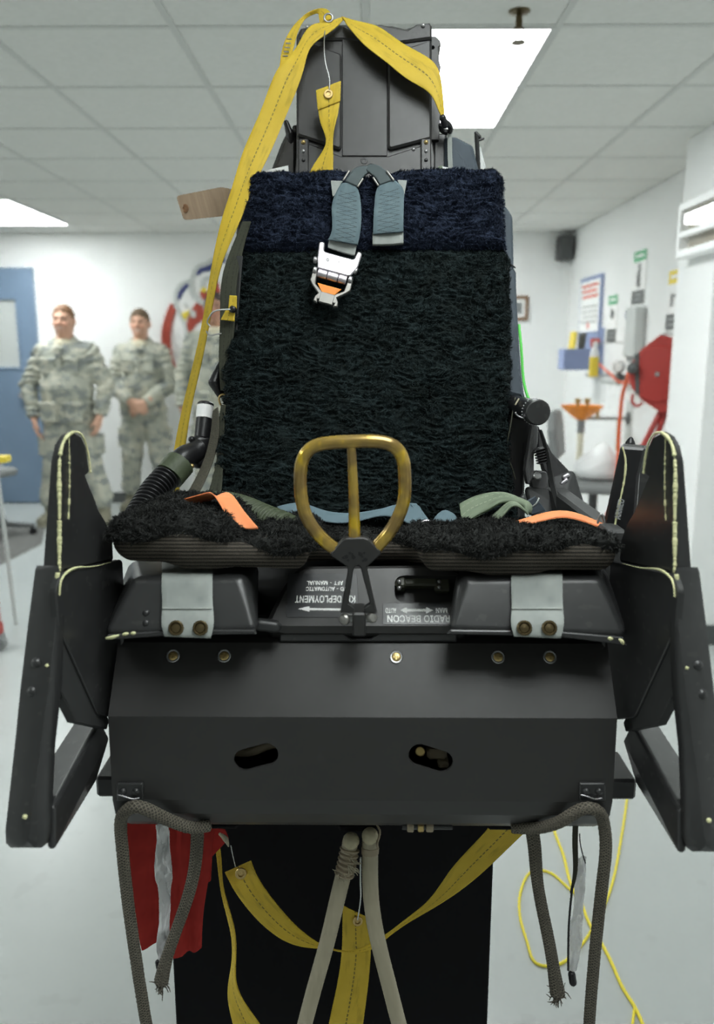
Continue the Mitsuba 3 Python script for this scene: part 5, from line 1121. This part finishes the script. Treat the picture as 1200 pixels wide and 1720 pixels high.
# cord on the flag side
t = thing('braided_cord', 'dark braided cord looped from the seat corner in front of the red flag', 'cord')
m, uv = braid([at(352, 1386, .82), at(325, 1390, .81), at(298, 1383, .80), at(272, 1372, .792), at(246, 1359, .786), at(228, 1355, .786), at(212, 1362, .79), at(203, 1380, .80), at(205, 1420, .805), at(212, 1490, .81), at(224, 1580, .815), (at(236, 1660, .82)), at(247, 1725, .825), at(262, 1800, .83)], .0066)
obj('cord', m, 'mat_rope', t, smooth=True, uv=uv)
m, uv = braid([at(332, 1380, .85), at(331, 1420, .85), at(324, 1475, .85), at(308, 1530, .848), at(290, 1580, .846), at(276, 1625, .845), at(271, 1648, .845)], [.0075, .0072, .007, .0068, .0066, .0068, .0085])
obj('cord_end', m, 'mat_rope', t, smooth=True, uv=uv)
def fray(c, seed, k=46, ln=.016, d0=(0, 0, -1)):
    r = np.random.default_rng(seed); ms = []
    for _ in range(k):
        d = np.asarray(d0) + r.normal(0, .55, 3); d /= np.linalg.norm(d); p = c + r.normal(0, .003, 3); e = p + d * ln * r.uniform(.4, 1); ms.append(sweep([p, (p + e) / 2 + r.normal(0, .001, 3), e], [.0008, .0007, .0004], 5)[0])
    return cat(ms)
obj('frayed_end', fray(at(271, 1650, .845), 3), 'mat_rope', t, kind='stuff')
t = thing('braided_cord', 'dark braided cord looped from the seat corner beside the clear plastic sleeve', 'cord')
m, uv = braid([at(862, 1390, .83), at(890, 1391, .82), at(918, 1388, .808), at(945, 1378, .796), at(968, 1364, .788), at(988, 1357, .786), at(1004, 1362, .788), at(1014, 1380, .795), at(1018, 1410, .80), at(1014, 1470, .805), at(1006, 1540, .81), at(998, 1620, .815), at(990, 1725, .82), at(986, 1800, .825)], .0064)
obj('cord', m, 'mat_rope', t, smooth=True, uv=uv)
m, uv = braid([at(893, 1388, .85), at(898, 1420, .85), at(902, 1470, .85), at(914, 1540, .85), at(926, 1600, .85), at(934, 1650, .85), at(937, 1668, .85)], [.0075, .0074, .0066, .0066, .0068, .007, .0088])
obj('cord_end', m, 'mat_rope', t, smooth=True, uv=uv)
obj('frayed_end', fray(at(938, 1670, .85), 4), 'mat_rope', t, kind='stuff')
def film(parts, seed, mt='mat_clear_film'):
    L, R = zip(*[(at(a, y, Y), at(b, y, Y + dy)) for a, b, y, Y, dy in parts])
    m, uv = ribbon(L, R, .0006, 80, 14); v = m.vertices
    n_ = m.vertex_normals; half = len(uv) // 2
    w = (meshkit.fbm(v * [170, 170, 42], 3, seed) - .5) * .018; m.vertices = v + np.outer(w, [0, -1, .1]); return m
t = thing('plastic_sleeve', 'crumpled whitish plastic strip hanging in front of the red flag', 'strip')
obj('film', film([(262, 284, 1385, .862, 0), (262, 286, 1420, .862, .01), (259, 289, 1455, .862, 0), (266, 287, 1500, .862, .008), (266, 286, 1560, .86, 0), (264, 285, 1590, .86, .006), (266, 272, 1618, .858, 0)], 4), 'mat_white_film', t, smooth=True)
mat('mat_white_film', pr((.55, .55, .56), .3))
obj('black_tip', rhull([at(265, 1616, .858), at(266, 1624, .858)], .003), 'mat_dark_plastic', t, smooth=40)
t = thing('plastic_sleeve', 'narrow strap in a clear plastic sleeve with black end hanging by the cord', 'strip')
strap('strap', [(963, 1380, .86), (962, 1420, .86), (963, 1465, .86), (958, 1500, .86)], [(972, 1380, .86), (971, 1420, .86), (970, 1465, .86), (961, 1500, .86)], 'mat_olive_web', None, parent=t, n=40)
obj('film', film([(968, 986, 1440, .864, 0), (965, 983, 1500, .864, .004), (958, 978, 1560, .862, .006), (955, 975, 1610, .86, 0), (956, 970, 1634, .86, .003)], 8), 'mat_clear_film', t, smooth=True)
obj('edge_wire', tube([at(962, 1490, .858), at(957, 1540, .857), at(955, 1630, .857)], .0013, 24, 6)[0], 'mat_dark_plastic', t, smooth=True)
obj('black_tip', rhull([at(961, 1637, .859), at(963, 1650, .859)], .0045), 'mat_dark_plastic', t, smooth=40)
obj('loose_wire', tube([at(974, 1400, .86), at(978, 1430, .86), at(984, 1450, .86), at(981, 1440, .86)], .0007, 20, 5)[0], 'mat_dark_plastic', t, smooth=True)
# red cloth
nu, nv = 40, 50
Lp = spline([at(203, 1378, .93), at(203, 1400, .925), at(212, 1460, .92), at(228, 1540, .922), at(240, 1592, .925)], nv)
Rp = spline([at(362, 1384, .97), at(360, 1400, .965), at(352, 1470, .96), at(343, 1530, .96), at(340, 1590, .96)], nv)
u = np.linspace(0, 1, nu); G_ = Lp[:, None] * (1 - u)[None, :, None] + Rp[:, None] * u[None, :, None]
vv = np.linspace(0, 1, nv)[:, None]
fold = .006 * np.sin(u * 14 + 1)[None] * (.4 + .6 * vv) + .010 * np.exp(-((u - .66 - .05 * 0) / .05) ** 2)[None] * (1 - vv * .5)
G_[..., 1] -= fold; G_[..., 2] -= (.012 * np.clip((u - .3) / .3, 0, 1) * (1 - np.clip((u - .85) / .15, 0, 1)))[None] * vv + (.0)
G_[..., 2] += .004 * np.sin(u * 9)[None] * vv
V = np.vstack([G_.reshape(-1, 3), (G_ + [0, .0012, 0]).reshape(-1, 3)]); i, j = np.meshgrid(np.arange(nv - 1), np.arange(nu - 1), indexing='ij'); a = i * nu + j
f = np.vstack([np.stack([a, a + nu, a + nu + 1], -1).reshape(-1, 3), np.stack([a, a + nu + 1, a + 1], -1).reshape(-1, 3)])
RF = obj('red_flag', TM(V, np.vstack([f, f[:, ::-1] + nu * nv])), 'mat_red_cloth', label='hanging red cloth flag under the seat corner', cat='flag', smooth=True)
obj('second_layer', slab([at(x, y, .985) for x, y in [(330, 1385), (378, 1395), (384, 1410), (356, 1440), (354, 1480), (338, 1490)]], .003, .0005), 'mat_red_cloth', RF)
obj('cord_bit', tube([at(368, 1400, .95), at(378, 1408, .95), at(384, 1422, .95)], [.0016, .004, .001], 16, 8)[0], 'mat_hose_cream', RF, smooth=True)
# cream hoses
def hose(pts, label):
    t = thing('cream_hose', label, 'hose')
    m, uv = tube([at(*q) for q in pts], .0098, 80, 20); obj('hose', m, 'mat_hose_cream', t, smooth=40)
    return t
h1 = hose([(589, 1412, .90), (584, 1440, .895), (572, 1490, .89), (553, 1570, .89), (531, 1650, .895), (511, 1725, .90), (495, 1790, .91)], 'cream rubber hose with a frayed collar hanging under the middle of the seat')
c, d = at(589, 1408, .90), at(579, 1468, .891)
obj('frayed_collar', ribs([at(588, 1425, .898), at(583, 1450, .893), at(578, 1470, .89)], .0112, .0012, .006, 60, 18), 'mat_tan', h1, smooth=True)
obj('frayed_tape', cat(fray(at(590, 1452, .885), 5, 26, .014, (.6, -.3, -.9)), fray(at(572, 1466, .885), 6, 18, .010, (-.3, -.3, -.9))), 'mat_hose_cream', h1, kind='stuff')
obj('end_plug', rhull([at(590, 1412, .893)], .0102), 'mat_cream_dull', h1, smooth=True)
mat('mat_cream_dull', pr((.36, .32, .21), .5))
h2 = hose([(622, 1402, .90), (622, 1440, .895), (623, 1500, .89), (633, 1570, .89), (650, 1640, .895), (672, 1725, .90), (690, 1790, .91)], 'cream rubber hose with a brown clip hanging under the middle of the seat')
obj('end_plug', rhull([at(622, 1404, .893)], .0102), 'mat_cream_dull', h2, smooth=True)
obj('clip_band', tube([at(622, 1422, .8975), at(622, 1433, .8962)], .0108, 4, 20)[0], 'mat_tan', h2, smooth=40)
obj('clip_wire', tube([at(632, 1384, .90), at(638, 1395, .895), at(638, 1402, .893), at(634, 1420, .885), at(636, 1426, .885)], .0015, 24, 6)[0], 'mat_tan', h2, smooth=True)
# small fittings under the front edge
t = thing('hose_fitting', 'row of small brass fittings under the front edge of the seat', 'fitting')
for x0, x1, m_ in ((684, 695, 'mat_tan'), (702, 712, 'mat_brass'), (716, 728, 'mat_tan')): obj('nut', cyl(at(x0, 1388, .85), at(x1, 1388, .85), .0065, 12, .001), m_, t, smooth=30)
obj('pipe', cyl(at(676, 1388, .852), at(760, 1388, .852), .004, 10), 'mat_black', t, smooth=40)
obj('mount_plate', cbox(at(568, 1398, .90), at(636, 1386, .90) + (0, .03, 0), .003), 'mat_stand', t)
obj('mount_plate', cbox(at(820, 1396, .88), at(870, 1384, .88) + (0, .03, 0), .003), 'mat_stand', t)
obj('mount_plate', cbox(at(352, 1394, .88), at(400, 1384, .88) + (0, .03, 0), .003), 'mat_stand', t)
# yellow straps below
t = thing('yellow_strap', 'wide yellow strap hanging in a curve below the seat before the stand', 'strap')
W1s = strap('webbing', [(378, 1465, 1.0), (392, 1492, .99), (407, 1514, .985), (447, 1558, .98), (487, 1584, .975), (530, 1593, .97), (554, 1595, .968), (587, 1601, .965), (624, 1595, .965), (652, 1575, .965), (690, 1548, .96), (727, 1526, .955), (801, 1474, .93), (867, 1412, .91), (892, 1388, .90)],
      [(422, 1445, 1.0), (426, 1456, .995), (432, 1470, .985), (473, 1528, .975), (513, 1568, .975), (537, 1584, .972), (555, 1592, .97), (587, 1597, .967), (619, 1586, .967), (647, 1570, .967), (680, 1545, .963), (713, 1519, .957), (759, 1459, .94), (811, 1402, .92), (828, 1382, .91)], 'mat_yellow_web', None, parent=t, n=140)
grommet(W1s, at(405, 1467, .992), np.array([.1, -1, .2]), .004, .008)
wire([at(396, 1456, .99), at(392, 1440, .985), at(388, 1420, .98)], .0008, W1s)
t = thing('yellow_strap', 'straight yellow strap with a grommet hanging between the cream hoses', 'strap')
W2s = strap('webbing', [(577, 1521, 1.03), (576, 1560, 1.03), (572, 1620, 1.03), (552, 1722, 1.03), (540, 1790, 1.03)], [(617, 1541, 1.03), (622, 1570, 1.03), (622, 1620, 1.03), (610, 1722, 1.03), (602, 1790, 1.03)], 'mat_yellow_web', None, parent=t, n=40)
strap('hem', [(576, 1521, 1.028), (575, 1590, 1.028)], [(618, 1541, 1.028), (622, 1590, 1.028)], 'mat_yellow_web', None, parent=t, n=8)
grommet(W2s, at(601, 1547, 1.025), np.array([.1, -1, .2]), .0035, .007)
wire([at(606, 1440, .91), at(606, 1490, .96), at(605, 1520, 1.01), at(601, 1545, 1.022)], .0010, W2s, 'mat_light_grey')
t = thing('yellow_strap', 'narrow twisted yellow strap hanging beside the red flag before the stand', 'strap')
strap('webbing', [(357, 1392, 1.0), (364, 1440, 1.0), (370, 1490, 1.0), (379, 1530, 1.0), (389, 1575, 1.0), (389, 1620, 1.0), (383, 1672, 1.0), (392, 1722, 1.0), (400, 1790, 1.0)], [(364, 1392, 1.0), (372, 1440, 1.0), (376, 1490, 1.0), (386, 1530, .995), (396, 1575, .995), (396, 1615, .99), (397, 1650, .985), (438, 1722, .985), (470, 1790, .985)], 'mat_yellow_web', None, parent=t, n=90)
# thin yellow cord on the floor
fz = .004
def fl_(pts): return [atZ(x, y, fz) for x, y in pts]
obj('floor_line', tube(fl_([(1055, 1330), (1050, 1370), (1042, 1420), (1030, 1480), (1014, 1525), (1000, 1552), (984, 1578), (960, 1606), (930, 1622), (905, 1620), (888, 1590), (876, 1550), (873, 1510), (882, 1478), (900, 1462), (920, 1464), (945, 1482), (965, 1500)]), .0036, 160, 8)[0], 'mat_cord_yellow', label='thin yellow cord lying in a loop on the pale floor', cat='cord', smooth=True)
obj('floor_line', tube(fl_([(925, 1370), (935, 1405), (948, 1440), (962, 1490), (978, 1520), (990, 1550), (1008, 1580), (1030, 1622), (1050, 1665), (1066, 1690), (1084, 1730), (1110, 1790)]), .0042, 120, 8)[0], 'mat_cord_yellow', label='thin yellow cord running straight over the pale floor past the loop', cat='cord', smooth=True)
obj('floor_line', tube(fl_([(1066, 1695), (1064, 1712), (1062, 1740), (1070, 1800)]), .003, 40, 8)[0], 'mat_cord_yellow', label='short yellow cord end branching off on the floor', cat='cord', smooth=True)
# ------------------------------------------------------------------ the three men
class Field:
    """signed distance on a grid, built from primitives with smooth unions"""
    def __init__(s, lo, hi, h):
        s.lo, s.h = np.asarray(lo, float), h
        s.n = np.ceil((np.asarray(hi) - s.lo) / h).astype(int) + 1
        s.D = np.full(s.n, .2)
    def region(s, a, b):
        i = np.clip(np.floor((a - s.lo) / s.h).astype(int), 0, s.n); j = np.clip(np.ceil((b - s.lo) / s.h).astype(int) + 1, 0, s.n)
        if np.any(j <= i): return None, None
        sl = tuple(slice(p, q) for p, q in zip(i, j))
        g = np.stack(np.meshgrid(*[s.lo[k] + s.h * np.arange(i[k], j[k]) for k in range(3)], indexing='ij'), -1)
        return sl, g
    def join(s, sl, d, k):
        e = s.D[sl]
        if k > 0:
            w = np.maximum(k - np.abs(e - d), 0) / k; s.D[sl] = np.minimum(e, d) - w * w * k * .25
        else: s.D[sl] = np.minimum(e, d)
    def cone(s, a, b, ra, rb, k=.02):
        a, b = np.asarray(a, float), np.asarray(b, float); m = max(ra, rb) + k + .03
        sl, g = s.region(np.minimum(a, b) - m, np.maximum(a, b) + m)
        if sl is None: return
        t = np.clip(((g - a) @ (b - a)) / max(np.dot(b - a, b - a), 1e-9), 0, 1)
        s.join(sl, np.linalg.norm(g - a - t[..., None] * (b - a), axis=-1) - (ra + (rb - ra) * t), k)
    def ell(s, c, r, k=.02):
        c, r = np.asarray(c, float), np.asarray(r, float); sl, g = s.region(c - r - k - .03, c + r + k + .03)
        if sl is None: return
        q = (g - c) / r; k0 = np.linalg.norm(q, axis=-1); k1 = np.linalg.norm(q / r, axis=-1)
        s.join(sl, k0 * (k0 - 1) / np.maximum(k1, 1e-9), k)
    def box(s, c, hx, r, k=.01, yaw=0.0):
        c, hx = np.asarray(c, float), np.asarray(hx, float); m = np.linalg.norm(hx) + k + .02
        sl, g = s.region(c - m, c + m)
        if sl is None: return
        p = g - c; ca_, sa_ = math.cos(yaw), math.sin(yaw); p = np.stack([p[..., 0] * ca_ + p[..., 1] * sa_, -p[..., 0] * sa_ + p[..., 1] * ca_, p[..., 2]], -1)
        q = np.abs(p) - (hx - r); s.join(sl, np.linalg.norm(np.maximum(q, 0), axis=-1) + np.minimum(q.max(-1), 0) - r, k)
    def grid(s): return np.stack(np.meshgrid(*[s.lo[k] + s.h * np.arange(s.n[k]) for k in range(3)], indexing='ij'), -1)
    def cut(s, fn): s.D = np.maximum(s.D, fn(s.grid()))
    def mesh(s, smooth=2):
        D = s.D.copy(); D[0], D[-1], D[:, 0], D[:, -1], D[:, :, 0], D[:, :, -1] = (.1,) * 6
        C = [(i, j, k) for i in (0, 1) for j in (0, 1) for k in (0, 1)]
        c = np.stack([D[i:D.shape[0] - 1 + i, j:D.shape[1] - 1 + j, k:D.shape[2] - 1 + k] for i, j, k in C], -1)
        ins = c < 0; act = ins.any(-1) & ~ins.all(-1); I = np.argwhere(act); cc = c[act]
        acc = np.zeros((len(I), 3)); cnt = np.zeros((len(I), 1)); Ca = np.array(C, float)
        for a in range(8):
            for b in range(a + 1, 8):
                if np.abs(Ca[a] - Ca[b]).sum() != 1: continue
                x = (cc[:, a] < 0) != (cc[:, b] < 0); t = np.where(x, cc[:, a] / np.where(x, cc[:, a] - cc[:, b], 1), 0)[:, None]
                acc += np.where(x[:, None], Ca[a] + t * (Ca[b] - Ca[a]), 0); cnt += x[:, None]
        V = s.lo + s.h * (I + acc / np.maximum(cnt, 1)); idx = np.full(act.shape, -1); idx[act] = np.arange(len(I)); F_ = []
        for ax in range(3):
            p = [slice(1, -1)] * 3; q = [slice(1, -1)] * 3; p[ax] = slice(0, -1); q[ax] = slice(1, None)
            A, B = D[tuple(p)] < 0, D[tuple(q)] < 0
            for sg in (0, 1):
                e = np.argwhere((A & ~B) if sg else (~A & B)); off = np.ones(3, int); off[ax] = 0; e = e + off
                u, v = [(1, 2), (2, 0), (0, 1)][ax]; du = np.zeros(3, int); du[u] = 1; dv = np.zeros(3, int); dv[v] = 1
                ids = [idx[tuple((e + o).T)] for o in (-du - dv, -dv, 0 * du, -du)]
                qd = np.stack(ids if sg else ids[::-1], 1); F_ += [qd[:, [0, 1, 2]], qd[:, [0, 2, 3]]]
        m = TM(V, np.vstack(F_))
        if smooth: trimesh.smoothing.filter_taubin(m, iterations=smooth * 2)
        return m
def hand_prims(f, w, d, n, s, curlv, sc=1.0):
    """w wrist, d towards the fingers, n back of the hand, s towards the thumb; fingers curl towards -n"""
    d, n, s = (np.asarray(v, float) / np.linalg.norm(v) for v in (d, n, s))
    f.cone(w - d * .05, w + d * .015, .028, .026, .01)
    offs = [.030, .010, -.010, -.029]; lens = [.94, 1.06, 1.0, .80]
    for o, L in zip(offs, lens):
        kn = w + d * (.088 * sc - abs(o) * .12) + s * o; f.cone(w + d * .012 + s * o * .55, kn, .018, .0125, .012)
        p, a = kn, .35 * curlv
        for seg, (ln, r) in enumerate(((.044, .0098), (.028, .0090), (.022, .0082))):
            v = d * math.cos(a) - n * math.sin(a); q = p + v * ln * L * sc; f.cone(p, q, r, r * .94, .004); p = q; a += .75 * curlv
    b = w + d * .025 + s * .024; v1 = d * .72 + s * .60 - n * .35; v1 /= np.linalg.norm(v1); k1 = b + v1 * .038; v2 = d * .9 + s * .2 - n * .45; v2 /= np.linalg.norm(v2)
    f.cone(w + d * .01 + s * .012, b, .020, .017, .012); f.cone(b, k1, .016, .0115, .008); f.cone(k1, k1 + v2 * .03, .011, .0095, .004); f.cone(k1 + v2 * .03, k1 + v2 * .052, .0098, .0085, .004)
def person(px, Y, H, label, skin, hairc, arms, feet, bulk, smile, group=None, turn=0.0, hair_line=1.70, headturn=0.0):
    """arms: per side (elbow, wrist, hand direction, back of hand, thumb side, curl); all lengths for a man of 1.76 m"""
    t = thing('person', label, 'person'); k_ = H / 1.76
    o = at(px, 600, Y); R = trimesh.transformations.rotation_matrix(turn, (0, 0, 1)) @ np.diag([k_, k_, k_, 1]); R[:3, 3] = (o[0], Y, 0)
    def put(m): m = m.copy(); m.apply_transform(R); return m
    sh = [np.array([x * (.165 + .02 * bulk), .01, 1.395]) for x in (-1, 1)]
    # --- body (skin): one continuous surface
    f = Field((-.5, -.36, -.01), (.5, .22, 1.79), .0085)
    f.ell((0, .012, 1.668), (.076, .096, .094), .02); f.ell((0, -.022, 1.60), (.060 + .006 * bulk, .072, .080), .03)
    f.cone((0, -.066, 1.553), (0, -.060, 1.556), .026, .026, .03); f.cone((0, .02, 1.44), (0, .008, 1.575), .064 + .006 * bulk, .056 + .004 * bulk, .03)
    f.cone((0, -.085, 1.652), (0, -.112, 1.617), .0105, .0155, .012); f.cone((-.014, -.094, 1.612), (.014, -.094, 1.612), .011, .011, .01)
    for x in (-1, 1):
        f.ell((x * .079, .018, 1.635), (.012, .022, .033), .008); f.ell((x * .038, -.068, 1.612), (.026, .024, .022), .02); f.cone((x * .014, -.088, 1.668), (x * .048, -.072, 1.668), .012, .010, .015)
    f.cone((-.02, -.084, 1.583), (.02, -.084, 1.583), .011, .011, .012)
    f.ell((0, 0, 1.30), (.16, .105, .2), .04); f.ell((0, 0, 1.05), (.14, .10, .2), .05)
    for i, x in enumerate((-1, 1)):
        el, wr, hd, hn_, ht, cu = arms[i]; el, wr = np.array(el), np.array(wr)
        f.cone((0, .01, 1.38), sh[i], .06, .050, .03); f.cone(sh[i], el, .050, .040, .03); f.cone(el, wr, .040, .028, .02); hand_prims(f, wr, hd, hn_, ht, cu)
        hp_ = np.array([x * .085, 0, .92]); kn = np.array([x * (.085 + feet * .45), -.015, .50]); an = np.array([x * (.085 + feet), .02, .10])
        f.cone(hp_, kn, .085, .058, .04); f.cone(kn, an, .056, .038, .03); f.cone(an + (0, .02, -.04), an + (x * .02, -.13, -.05), .036, .03, .03)
    m = f.mesh(1); v = m.vertices; c = np.tile(np.asarray(skin, float), (len(v), 1)) * (1 + .10 * (meshkit.fbm(v * 30, 2, 4) - .5))[:, None]
    def blend(w, col): c[:] = c * (1 - w[:, None]) + np.asarray(col) * w[:, None]
    face = v[:, 1] < -.045
    g = lambda x0, z0, sx, sz: np.exp(-(((np.abs(v[:, 0]) - x0) / sx) ** 2 + ((v[:, 2] - z0) / sz) ** 2)) * face
    blend(.55 * g(.035, 1.612, .022, .018), (skin[0] * 1.0, skin[1] * .72, skin[2] * .66))               # cheeks
    blend(.35 * g(0, 1.615, .016, .02), (skin[0] * .95, skin[1] * .70, skin[2] * .62))
    blend(.55 * g(0, 1.56, .05, .03), (skin[0] * .72, skin[1] * .66, skin[2] * .62))                      # stubble
    blend(.85 * g(.033, 1.646, .014, .007), (.045, .032, .028)); blend(.85 * g(.034, 1.669, .020, .006), np.asarray(hairc) * .8)
    blend(.85 * g(0, 1.583, .026, .0075), (.42, .16, .13))
    if smile: blend(.95 * g(0, 1.5835, .019, .0045), (.78, .74, .68))
    obj('body', put(m), 'mat_skin', t, smooth=True, color=np.clip(c, 0, 1))
    # --- hair
    f = Field((-.12, -.13, 1.54), (.12, .14, 1.80), .006); f.ell((0, .014, 1.672), (.081, .101, .097), 0); 
    for x in (-1, 1): f.cone((x * .072, -.015, 1.68), (x * .072, -.005, 1.63), .012, .010, .01)
    f.cut(lambda g_: np.maximum(-(g_[..., 2] - (hair_line + .012 * np.cos(g_[..., 0] * 40) - np.clip(g_[..., 1] + .045, 0, .2) * .95)), -(.0 + 1)))
    hm = f.mesh(1); hm.vertices = hm.vertices + hm.vertex_normals * (.004 * (meshkit.noise(hm.vertices * 150, 2) - .5))[:, None]
    obj('hair', put(hm), mat_hair(hairc), t, smooth=True)
    # --- undershirt, jacket, trousers, boots
    f = Field((-.16, -.18, 1.36), (.16, .16, 1.56), .008); f.ell((0, -.012, 1.455), (.088, .092, .055), .02); obj('undershirt', put(f.mesh(1)), 'mat_tan_shirt', t, smooth=True)
    f = Field((-.52, -.36, .74), (.52, .26, 1.58), .0095); b = bulk
    f.ell((0, .005, 1.31), (.192 + .02 * b, .138 + .015 * b, .185), .03); f.ell((0, -.012 - .02 * b, 1.10), (.178 + .035 * b, .140 + .04 * b, .21), .06); f.ell((0, -.005, .90), (.188 + .03 * b, .142 + .03 * b, .17), .06)
    for i, x in enumerate((-1, 1)):
        el, wr = np.array(arms[i][0]), np.array(arms[i][1]); d_ = (wr - el) / np.linalg.norm(wr - el)
        f.cone((x * .055, .015, 1.455), sh[i] + (0, 0, -.005), .048, .064, .04); f.cone(sh[i], el, .070 + .008 * b, .062 + .006 * b, .03); f.cone(el, wr - d_ * .012, .066 + .004 * b, .052, .02)
        f.box((x * .085, -.128 - .012 * b, 1.285), (.056, .022, .060), .008, .006); f.box((x * .085, -.136 - .012 * b, 1.335), (.060, .020, .018), .006, .004)
        f.box((x * .10, -.142 - .045 * b, .93), (.066, .022, .075), .008, .006); f.box((x * .10, -.150 - .045 * b, .995), (.070, .022, .018), .006, .004)
        f.cone((x * .075, -.005, 1.50), (x * .022, -.112, 1.425), .019, .022, .012); f.cone((x * .075, -.005, 1.50), (0, .075, 1.515), .019, .019, .012); f.cone((x * .022, -.112, 1.425), (x * .070, -.105, 1.40), .018, .012, .01)
    f.box((0, -.142 - .02 * b, 1.20), (.022, .020, .24), .008, .006)
    G_ = f.grid(); f.D = f.D + .013 * (meshkit.fbm(G_ * [9, 9, 16], 3, 11 + int(px)) - .5) + .007 * np.sin(G_[..., 2] * 75 + 5 * meshkit.noise(G_ * 7, 3) * 3) * np.clip((np.abs(G_[..., 0]) - .16) / .05, 0, 1)
    f.cut(lambda g_: (.845 - .004 * np.sin(g_[..., 0] * 30)) - g_[..., 2] - 1.0 * (np.abs(g_[..., 0]) > .235 + .03 * b))
    f.cut(lambda g_: .062 - np.sqrt(g_[..., 0] ** 2 + (g_[..., 1] - .005) ** 2 + 10 * np.clip(1.47 - g_[..., 2], 0, 1) ** 2))
    for i in (0, 1):
        wr = np.array(arms[i][1]); d_ = wr - np.array(arms[i][0]); d_ /= np.linalg.norm(d_)
        f.cut(lambda g_: np.where(np.linalg.norm(g_ - wr, axis=-1) < .12, (g_ - wr) @ d_ - .004, -1.0))
    jk = obj('jacket', put(f.mesh(1)), 'mat_camo', t, smooth=True, label='camouflage uniform jacket')
    f = Field((-.42, -.26, .10), (.42, .24, 1.0), .0095); f.ell((0, .0, .90), (.172 + .03 * b, .128 + .02 * b, .12), .05)
    for x in (-1, 1):
        hp_ = np.array([x * .088, 0, .88]); kn = np.array([x * (.088 + feet * .45), -.015, .50]); an = np.array([x * (.085 + feet), .02, .19])
        f.cone(hp_, kn, .108 + .012 * b, .088, .05); f.cone(kn, an + (0, 0, .03), .088, .080, .03); f.cone(an, an + (0, 0, .03), .074, .080, .02)
        f.box(kn + (x * .075, .01, .16), (.028, .075, .085), .012, .01)
    G_ = f.grid(); f.D = f.D + .016 * (meshkit.fbm(G_ * [10, 10, 14], 3, 31 + int(px)) - .5)
    f.cut(lambda g_: .135 - g_[..., 2]); obj('trousers', put(f.mesh(1)), 'mat_camo', t, smooth=True, label='camouflage uniform trousers')
    for x in (-1, 1):
        an = np.array([x * (.085 + feet), .02, .10]); f = Field(an - (.12, .24, .11), an + (.12, .14, .20), .008)
        f.cone(an + (0, 0, .12), an + (0, .01, -.03), .056, .052, .02); f.cone(an + (0, .035, -.05), an + (x * .012, -.075, -.052), .046, .046, .03); f.cone(an + (x * .012, -.075, -.052), an + (x * .03, -.145, -.058), .046, .040, .02)
        f.box(an + (x * .014, -.06, -.092), (.048, .125, .012), .006, .004); f.cut(lambda g_: .001 - g_[..., 2])
        obj('boot', put(f.mesh(1)), 'mat_boot', t, smooth=True)
    return t
_hairs = {}
def mat_hair(c):
    k = 'mat_hair_%d' % len(_hairs) if c not in _hairs else _hairs[c]
    if c not in _hairs: _hairs[c] = k; mat(k, pr(c, .7))
    return k
mat('mat_tan_shirt', pr((.52, .48, .36), .8))
dn = (0, -.15, -1)
person(111, 6.62, 1.765, 'broad smiling man in camouflage uniform standing by the blue door with arms hanging down', (.62, .36, .26), (.20, .10, .05),
       [((-.315, .0, 1.13), (-.265, -.07, .885), (.15, -.2, -1), (-.9, -.3, 0), (.2, -1, 0), .55), ((.31, .0, 1.14), (.265, -.07, .905), (-.15, -.2, -1), (.9, -.3, 0), (-.2, -1, 0), .55)], .135, 1.0, True, hair_line=1.705)
person(238, 7.22, 1.76, 'slim young man in camouflage uniform with hands clasped in front of his belt', (.60, .35, .25), (.13, .085, .05),
       [((-.26, -.02, 1.12), (-.055, -.245, .985), (.75, -.25, -.45), (-.1, -.95, .2), (.5, 0, .85), .45), ((.26, -.02, 1.12), (.075, -.255, .975), (-.72, -.1, -.5), (.1, -.95, .2), (-.5, 0, .85), .75)], .075, .25, True, hair_line=1.695)
person(364, 6.95, 1.88, 'tall man in camouflage uniform mostly hidden behind the seat and yellow strap', (.40, .22, .15), (.05, .035, .03),
       [((-.27, .01, 1.14), (-.275, -.05, .89), (.05, -.2, -1), (-.9, -.3, 0), (.2, -1, 0), .5), ((.27, .01, 1.14), (.265, -.05, .89), (-.05, -.2, -1), (.9, -.3, 0), (-.2, -1, 0), .5)], .05, .4, False, hair_line=1.70)
